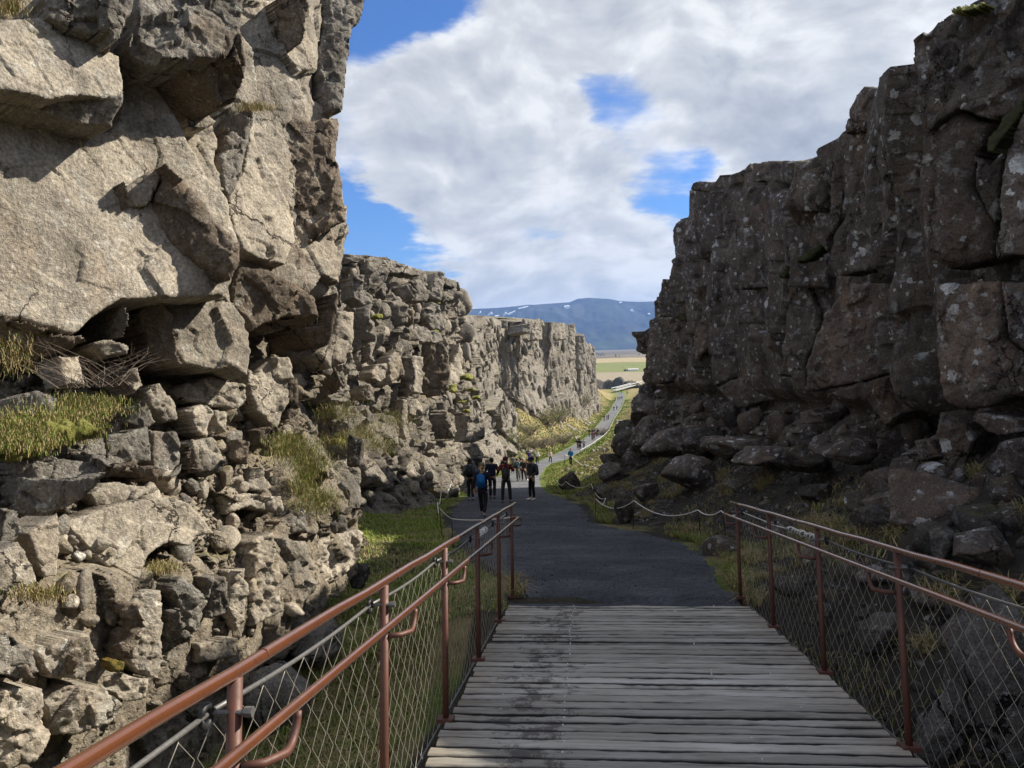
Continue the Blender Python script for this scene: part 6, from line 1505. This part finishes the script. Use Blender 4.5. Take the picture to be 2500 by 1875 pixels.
def cliff_grass(root, pxs, n, hgt, green, seed, dep, label='grass'):
    rg = np.random.default_rng(seed); pp = []
    for (x, y, rx, ry, off) in pxs:
        a = rg.normal(size=(n, 2)) * .5; px, py = x + rx * a[:, 0], y + ry * a[:, 1]
        pp.append(PT(px, py, np.array([dep(u, v) - off for u, v in zip(px, py)])))
    P = np.concatenate(pp); P = np.repeat(P, 2, 0) + rg.normal(size=(2 * len(P), 3)) * .012; o = grass('grass', '', P, hgt, .0045, green, 1.0, seed, root, up=(.25, -.35, .9)); return o
cliff_grass(cl, [(40, 870, 60, 50, .35), (20, 20, 40, 16, .9), (620, 262, 50, 8, .40), (100, 1450, 70, 16, .55), (400, 1385, 40, 12, .5)], 240, .05, .15, 41, lambda u, v: float(depthL(u, v)))
cliff_grass(cl, [(90, 1035, 130, 40, .72), (60, 1060, 90, 34, .74), (170, 1040, 70, 30, .72), (210, 990, 90, 24, .62)], 2600, .022, .45, 45, lambda u, v: float(depthL(u, v)))
cliff_grass(cl, [(730, 1100, 70, 35, .55), (760, 1130, 50, 30, .5), (700, 1090, 40, 30, .5), (780, 1220, 50, 30, .5), (740, 1180, 30, 60, .5)], 900, .06, .5, 42, lambda u, v: float(depthL(u, v)))
cliff_grass(clf, [(840, 1075, 60, 20, 0), (890, 1060, 40, 25, 0), (930, 1090, 50, 25, 0), (960, 1030, 60, 30, -1), (830, 1010, 60, 25, 0)], 500, .16, .4, 43, lambda u, v: 16.5 + .018 * max(0, u - 830))

rg = np.random.default_rng(95)
Y = 4 + 32 * rg.random(9000); X = Rx(Y) + .4 + 5.6 * rg.random(9000); kk = (Y > 9.2) | (X > 2.2); X, Y = X[kk], Y[kk]
debris('scree', np.stack((X, Y, ground(X, Y)), 1), np.exp(rg.uniform(math.log(.015), math.log(.11), len(X))), MR['lava'], None, 96, 'stuff', 'dark scree scattered over the shaded slope below the cliff', 'scree')
Y = 8.9 + 36 * rg.random(7000); u = rg.random(7000); X = Lx(Y) + .05 + u * (Rx(Y) - Lx(Y) - .1)
debris('gravel', np.stack((X, Y, np.maximum(ground(X, Y), zpath(X, Y) - .02) + .014), 1), np.exp(rg.uniform(math.log(.004), math.log(.014), len(X))), MR['lava'], None, 97, 'stuff', 'loose dark gravel chips on the path', 'gravel')
Y = 40 + 200 * rg.random(2600); sd = rg.random(2600) < .6; dd = 1.5 + 11 * rg.random(2600); X = np.where(sd, Lx(Y) - dd, Rx(Y) + dd); kk = fbm(np.stack((X, Y, 0 * X), 1), 7, 3, 98) > .05; X, Y = X[kk], Y[kk]
debris('scree', np.stack((X, Y, ground(X, Y)), 1), np.exp(rg.uniform(math.log(.10), math.log(.55), len(X))) * np.clip(Y / 90, .6, 1.6), MR['far'], None, 99, 'stuff', 'fallen grey rocks on the grassy talus of the valley', 'scree')
# ------------------------------------------------------------------ bushes and the birch
MTW = plain('twig_bark', (.16, .125, .10), .85); MLF = plain('young_leaf', (.17, .20, .045), .7, 0, .35, 5); MTR = plain('birch_bark', (.14, .115, .095), .8)
def twig_mesh(seed, n, r, h, spread_=.6, thick=.012):
    rg = np.random.default_rng(seed); parts = []; tips = []
    for k in range(n):
        a = rg.uniform(0, 6.28); b0 = np.array((rg.normal() * r * .25, rg.normal() * r * .25, 0)); d = np.array((math.cos(a) * spread_, math.sin(a) * spread_, 1.0)) * h * rg.uniform(.5, 1.0)
        q = np.linspace(0, 1, 5)[:, None]; c = b0 + d * q + rg.normal(size=(5, 3)) * .05 * h * q + np.array((math.cos(a), math.sin(a), 0)) * (r * .5) * q ** 2
        parts.append(tube(c, np.linspace(thick, thick * .3, 5), 3, False)); tips += [c[2], c[3], c[4]]
        for j in (2, 3):
            e = c[j] + nrm(rg.normal(size=3) + (0, 0, .6)) * h * rg.uniform(.12, .3); parts.append(tube([c[j], .5 * (c[j] + e) + rg.normal(size=3) * .02 * h, e], np.linspace(thick * .5, thick * .2, 3), 3, False)); tips += [e]
    V, Fc = join(parts); return V, Fc, np.array(tips)
def leaves(tips, n, size, sp_, seed):
    rg = np.random.default_rng(seed); c = tips[rg.integers(len(tips), size=n)] + rg.normal(size=(n, 3)) * sp_
    a = rg.normal(size=(n, 3)); a /= np.linalg.norm(a, axis=1)[:, None]; b = np.cross(a, rg.normal(size=(n, 3))); b /= np.linalg.norm(b, axis=1)[:, None]; s = size * rg.uniform(.5, 1.3, n)[:, None]
    V = np.stack((c - a * s, c + b * s * .5, c + a * s, c - b * s * .5), 1).reshape(-1, 3); return V, np.arange(4 * n).reshape(n, 4)
BUSH = {}
def bush(px, py, hpx, label, kind, seed, group=None, name='shrub'):
    P = hit(px, py); Z = float((P @ M)[2]); h = hpx * Z / F
    if (kind, seed % 4) not in BUSH:
        V, Fc, tips = twig_mesh(seed % 4 + 50, 70, .8, 1.0, .55, .016)
        t_ = mk_mesh('twigs', V, Fc, MTW); l_ = mk_mesh('foliage', *leaves(tips, 900 if kind == 'green' else 140, .035, .06, seed), MLF); BUSH[kind, seed % 4] = (t_, l_)
    t = thing(name, label, 'shrub', tuple(P), seed * 1.7, group); t.scale = (h * 1.1, h * 1.1, h)
    link('twigs', BUSH[kind, seed % 4][0], t); f = link('foliage', BUSH[kind, seed % 4][1], t); return t
# the birch
P = hit(1226, 1103); Z = float((P @ M)[2]); h = 86 * Z / F
t = thing('birch_tree', 'thin young birch with several stems and fresh pale leaves below the alcove', 'tree', tuple(P))
stems = []; tips = []
rg = np.random.default_rng(8)
for k, (dx, dy, hh) in enumerate(((.02, .0, 1.0), (-.12, .05, .8), (.14, -.03, .72), (.22, .08, .5))):
    q = np.linspace(0, 1, 7)[:, None]; c = np.array((dx * .15, dy * .2, 0)) * h + np.array((dx, dy, hh)) * h * q + rg.normal(size=(7, 3)) * .012 * h * q
    stems.append(tube(c, np.linspace(.014, .004, 7) * h, 6, False))
    for j in range(14):
        u = rg.uniform(.25, 1); a0 = c[0] + (c[-1] - c[0]) * u; d_ = nrm((rg.normal(), rg.normal(), .7)) * h * rg.uniform(.12, .30); e = a0 + d_
        stems.append(tube([a0, a0 + d_ * .5 + rg.normal(size=3) * .02 * h, e], np.array((.004, .003, .0015)) * h, 4, False)); tips += [a0 + d_ * .5, e, a0 + d_ * .8]
V, Fc = join(stems); link('trunk', mk_mesh('trunk', V, Fc, MTR), t)
link('crown', mk_mesh('crown', *leaves(np.array(tips), 2600, .010 * h, .045 * h, 3), MLF), t)
BG = 'leafing shrubs on the talus below the cliff'
for k, (px, py, hp, kd, lab) in enumerate(((1208, 1098, 52, 'green', 'pale green shrub left of the birch, touching the cliff foot'), (1246, 1100, 46, 'green', 'pale green shrub right of the birch stems'), (1275, 1098, 30, 'twig', 'low bare shrub two steps right of the birch'),
        (1300, 1095, 28, 'twig', 'brownish bare shrub halfway along the talus foot'), (1322, 1094, 34, 'twig', 'tallest bare shrub of the talus foot'), (1345, 1090, 26, 'twig', 'bare shrub at the bend of the sunlit path'), (1372, 1082, 30, 'twig', 'greyish bare shrub nearest the path at the far end of the row'),
        (1335, 1040, 46, 'green', 'green shrub against the base of the middle buttress'), (1362, 1030, 44, 'green', 'green shrub right of the middle buttress'), (1290, 1062, 36, 'green', 'green shrub low on the alcove buttress'), (1408, 1000, 40, 'green', 'furthest green shrub near the end of the wall'))):
    bush(px, py, hp, lab, kd, k)
bush(1010, 1215, 62, 'dark leafless shrub in shade at the foot of the broken cliff', 'twig', 21)
bush(975, 1205, 50, 'smaller leafless shrub in shade left of the other one', 'twig', 22)
bush(1470, 1062, 22, 'sparse bare shrub at the right edge of the far path', 'twig', 23)
# dry shrub twigs on the near rubble shelf
V, Fc, tips = twig_mesh(90, 48, .5, .40, 1.3, .003)
o = link('dry_shrub', mk_mesh('dry_shrub', V, Fc, MTW), None, tuple(PT(225, 945, float(depthL(225, 945)) - .5)), None, 'tangle of bare brown twigs lying on the rubble above the mossy shelf', 'shrub')

# ------------------------------------------------------------------ far end of the valley and the plain
root = thing('lava_outcrop', 'low black lava ridge across the end of the valley', 'rock', tuple(PT(1500, 944, 430)))
for k, (px, wp, hp) in enumerate(((1462, 60, 26), (1485, 40, 24), (1508, 46, 30), (1532, 44, 22), (1555, 40, 18))):
    P = PT(px, 943, 430); w_, h_ = wp * 430 / F * .55, hp * 430 / F * .8
    o = link('rock', stone_mesh(500 + k, 4, (w_, w_ * .6, h_), 14, .2, MR['lava']), root, tuple(P - np.array(root.location)))
MWH = plain('white_paint', (.78, .78, .76), .5, 0, .04); MBK = plain('dark_roof', (.05, .05, .055), .6)
a, b = PT(1498, 953, 395), PT(1562, 936, 440); t = thing('footbridge', 'pale footbridge with thin rails at the far end of the path', 'bridge', tuple(a)); d_ = b - a; sd = nrm((-d_[1], d_[0], 0)) * 1.2
V, Fc = tube([(0, 0, -.2), d_ + (0, 0, -.2)], .25, 4); V2 = np.concatenate((np.stack((0 * sd - sd, sd, d_ + sd, d_ - sd)), np.stack((0 * sd - sd, sd, d_ + sd, d_ - sd)) - (0, 0, .3)))
link('walkway', mk_poly('walkway', V2, [(0, 1, 2, 3), (7, 6, 5, 4), (0, 4, 5, 1), (1, 5, 6, 2), (2, 6, 7, 3), (3, 7, 4, 0)], plain('bridge_deck', (.4, .39, .37), .8)), t)
for s in (-1, 1):
    V, Fc = tube([s * sd + (0, 0, 1.1), d_ + s * sd + (0, 0, 1.1)], .12, 5); link('rail', mk_poly('rail', V, Fc, MWH), t)
for q in np.linspace(0, 1, 12):
    V, Fc = boxv(q * d_ + sd * -1 - (.06, .06, 0), q * d_ - sd + (.06, .06, 1.1)); link('post', mk_poly('post', V, Fc, MWH), t)
P = PT(1531, 922, 620); t = thing('flagpole', 'thin white flagpole standing on the plain', 'flagpole', tuple(P)); V, Fc = tube([(0, 0, 0), (0, 0, 9)], [.13, .07], 6); link('pole', mk_poly('pole', V, Fc, MWH), t); V, Fc = ellipsoid((0, 0, 9.1), (.16, .16, .16), 2); link('finial', mk_mesh('finial', V, Fc, MWH), t)
P = hit(1542, 905); Zh = float((P @ M)[2]); u = Zh / F
t = thing('farmhouse', 'low white farmhouse with dark gable on the green field', 'house', tuple(P))
V, Fc = boxv((-9 * u, -3 * u, -1 * u), (16 * u, 3 * u, 3.2 * u)); link('wall', mk_poly('wall', V, Fc, MWH), t)
V, Fc = boxv((-19 * u, -3.2 * u, -1 * u), (-9.1 * u, 3.2 * u, 3.4 * u)); link('shed', mk_poly('shed', V, Fc, MBK), t)
V = np.array([(-9.5 * u, -3.6 * u, 3.2 * u), (16.5 * u, -3.6 * u, 3.2 * u), (16.5 * u, 3.6 * u, 3.2 * u), (-9.5 * u, 3.6 * u, 3.2 * u), (-9.5 * u, 0, 5.6 * u), (16.5 * u, 0, 5.6 * u)])
link('roof', mk_poly('roof', V, [(0, 1, 5, 4), (2, 3, 4, 5), (0, 4, 3), (1, 2, 5), (0, 3, 2, 1)], plain('pale_roof', (.55, .55, .55), .6)), t)
for k in range(4):
    V, Fc = boxv(((-6 + 5.5 * k) * u, -3.08 * u, .8 * u), ((-4.4 + 5.5 * k) * u, -2.98 * u, 2.2 * u)); link('window', mk_poly('window', V, Fc, MBK), t)
MCON = plain('conifer_needles', (.03, .042, .022), .9)
def cone_tree(seed):
    rg = np.random.default_rng(seed); n = 260; z = rg.uniform(.08, 1, n); r = .26 * (1 - z) ** .8 + .02; a = rg.uniform(0, 6.28, n); c = np.stack((r * np.cos(a), r * np.sin(a), z), 1)
    e = c + np.stack((np.cos(a) * .10, np.sin(a) * .10, -.05 + 0 * a), 1); sdv = np.stack((-np.sin(a), np.cos(a), 0 * a), 1) * .05
    V = np.stack((c - sdv, c + sdv, e), 1).reshape(-1, 3); return mk_mesh('crown', V, np.arange(3 * n).reshape(n, 3), MCON)
CT = [cone_tree(k) for k in range(3)]; VT, FT = tube([(0, 0, -.05), (0, 0, .5)], [.03, .015], 5); TR = mk_poly('trunk', VT, FT, MTR)
for k, (px, py, hp) in enumerate(((1503, 872, 7), (1457, 866, 6), (1462, 868, 6), (1467, 869, 5), (1470, 866, 5), (1475, 868, 5), (1512, 871, 4), (1560, 868, 5))):
    P = hit(px, py); s = hp * float((P @ M)[2]) / F; t = thing('conifer', 'tiny dark conifer on the heath, ' + ('lone one in the middle of the gap', 'leftmost of the row of five', 'second from left of the row of five', 'middle one of the row of five', 'fourth from left of the row of five', 'rightmost of the row of five', 'lower companion of the lone middle one', 'nearest the shaded cliff')[k], 'tree', tuple(P), k, 'conifers on the plain'); t.scale = (s * 1.3, s * 1.3, s)
    link('crown', CT[k % 3], t); link('trunk', TR, t)
# steps on the sunlit bank
q = hit(1395, 1142)
ts = thing('steps', 'few pale wooden steps cut into the sunlit grass bank', 'steps', tuple(q))
for k in range(4):
    V, Fc = boxv((-.2 + .35 * k, -.5 - .12 * k, -.25 - .16 * k), (1.0 + .35 * k, -.15 - .12 * k, -.08 - .16 * k)); link('step', mk_poly('step', V, Fc, plain('pale_wood', (.42, .38, .30), .8) if k == 0 else bpy.data.materials['pale_wood']), ts)

# ------------------------------------------------------------------ air
V, Fc = boxv((-5900, -260, -75), (5900, 8300, 470))
def hz(m):
    m.use_nodes = True; m.node_tree.nodes.clear(); T = NT(m.node_tree)
    v = T.n('ShaderNodeVolumePrincipled', {'Color': (.30, .52, 1.0, 1), 'Density': .85e-4, 'Anisotropy': .2}); T.n('ShaderNodeOutputMaterial', {'Volume': v.outputs[0]}); return m
link('haze', mk_poly('haze', V, Fc, hz(bpy.data.materials.new('air'))), kind='stuff')
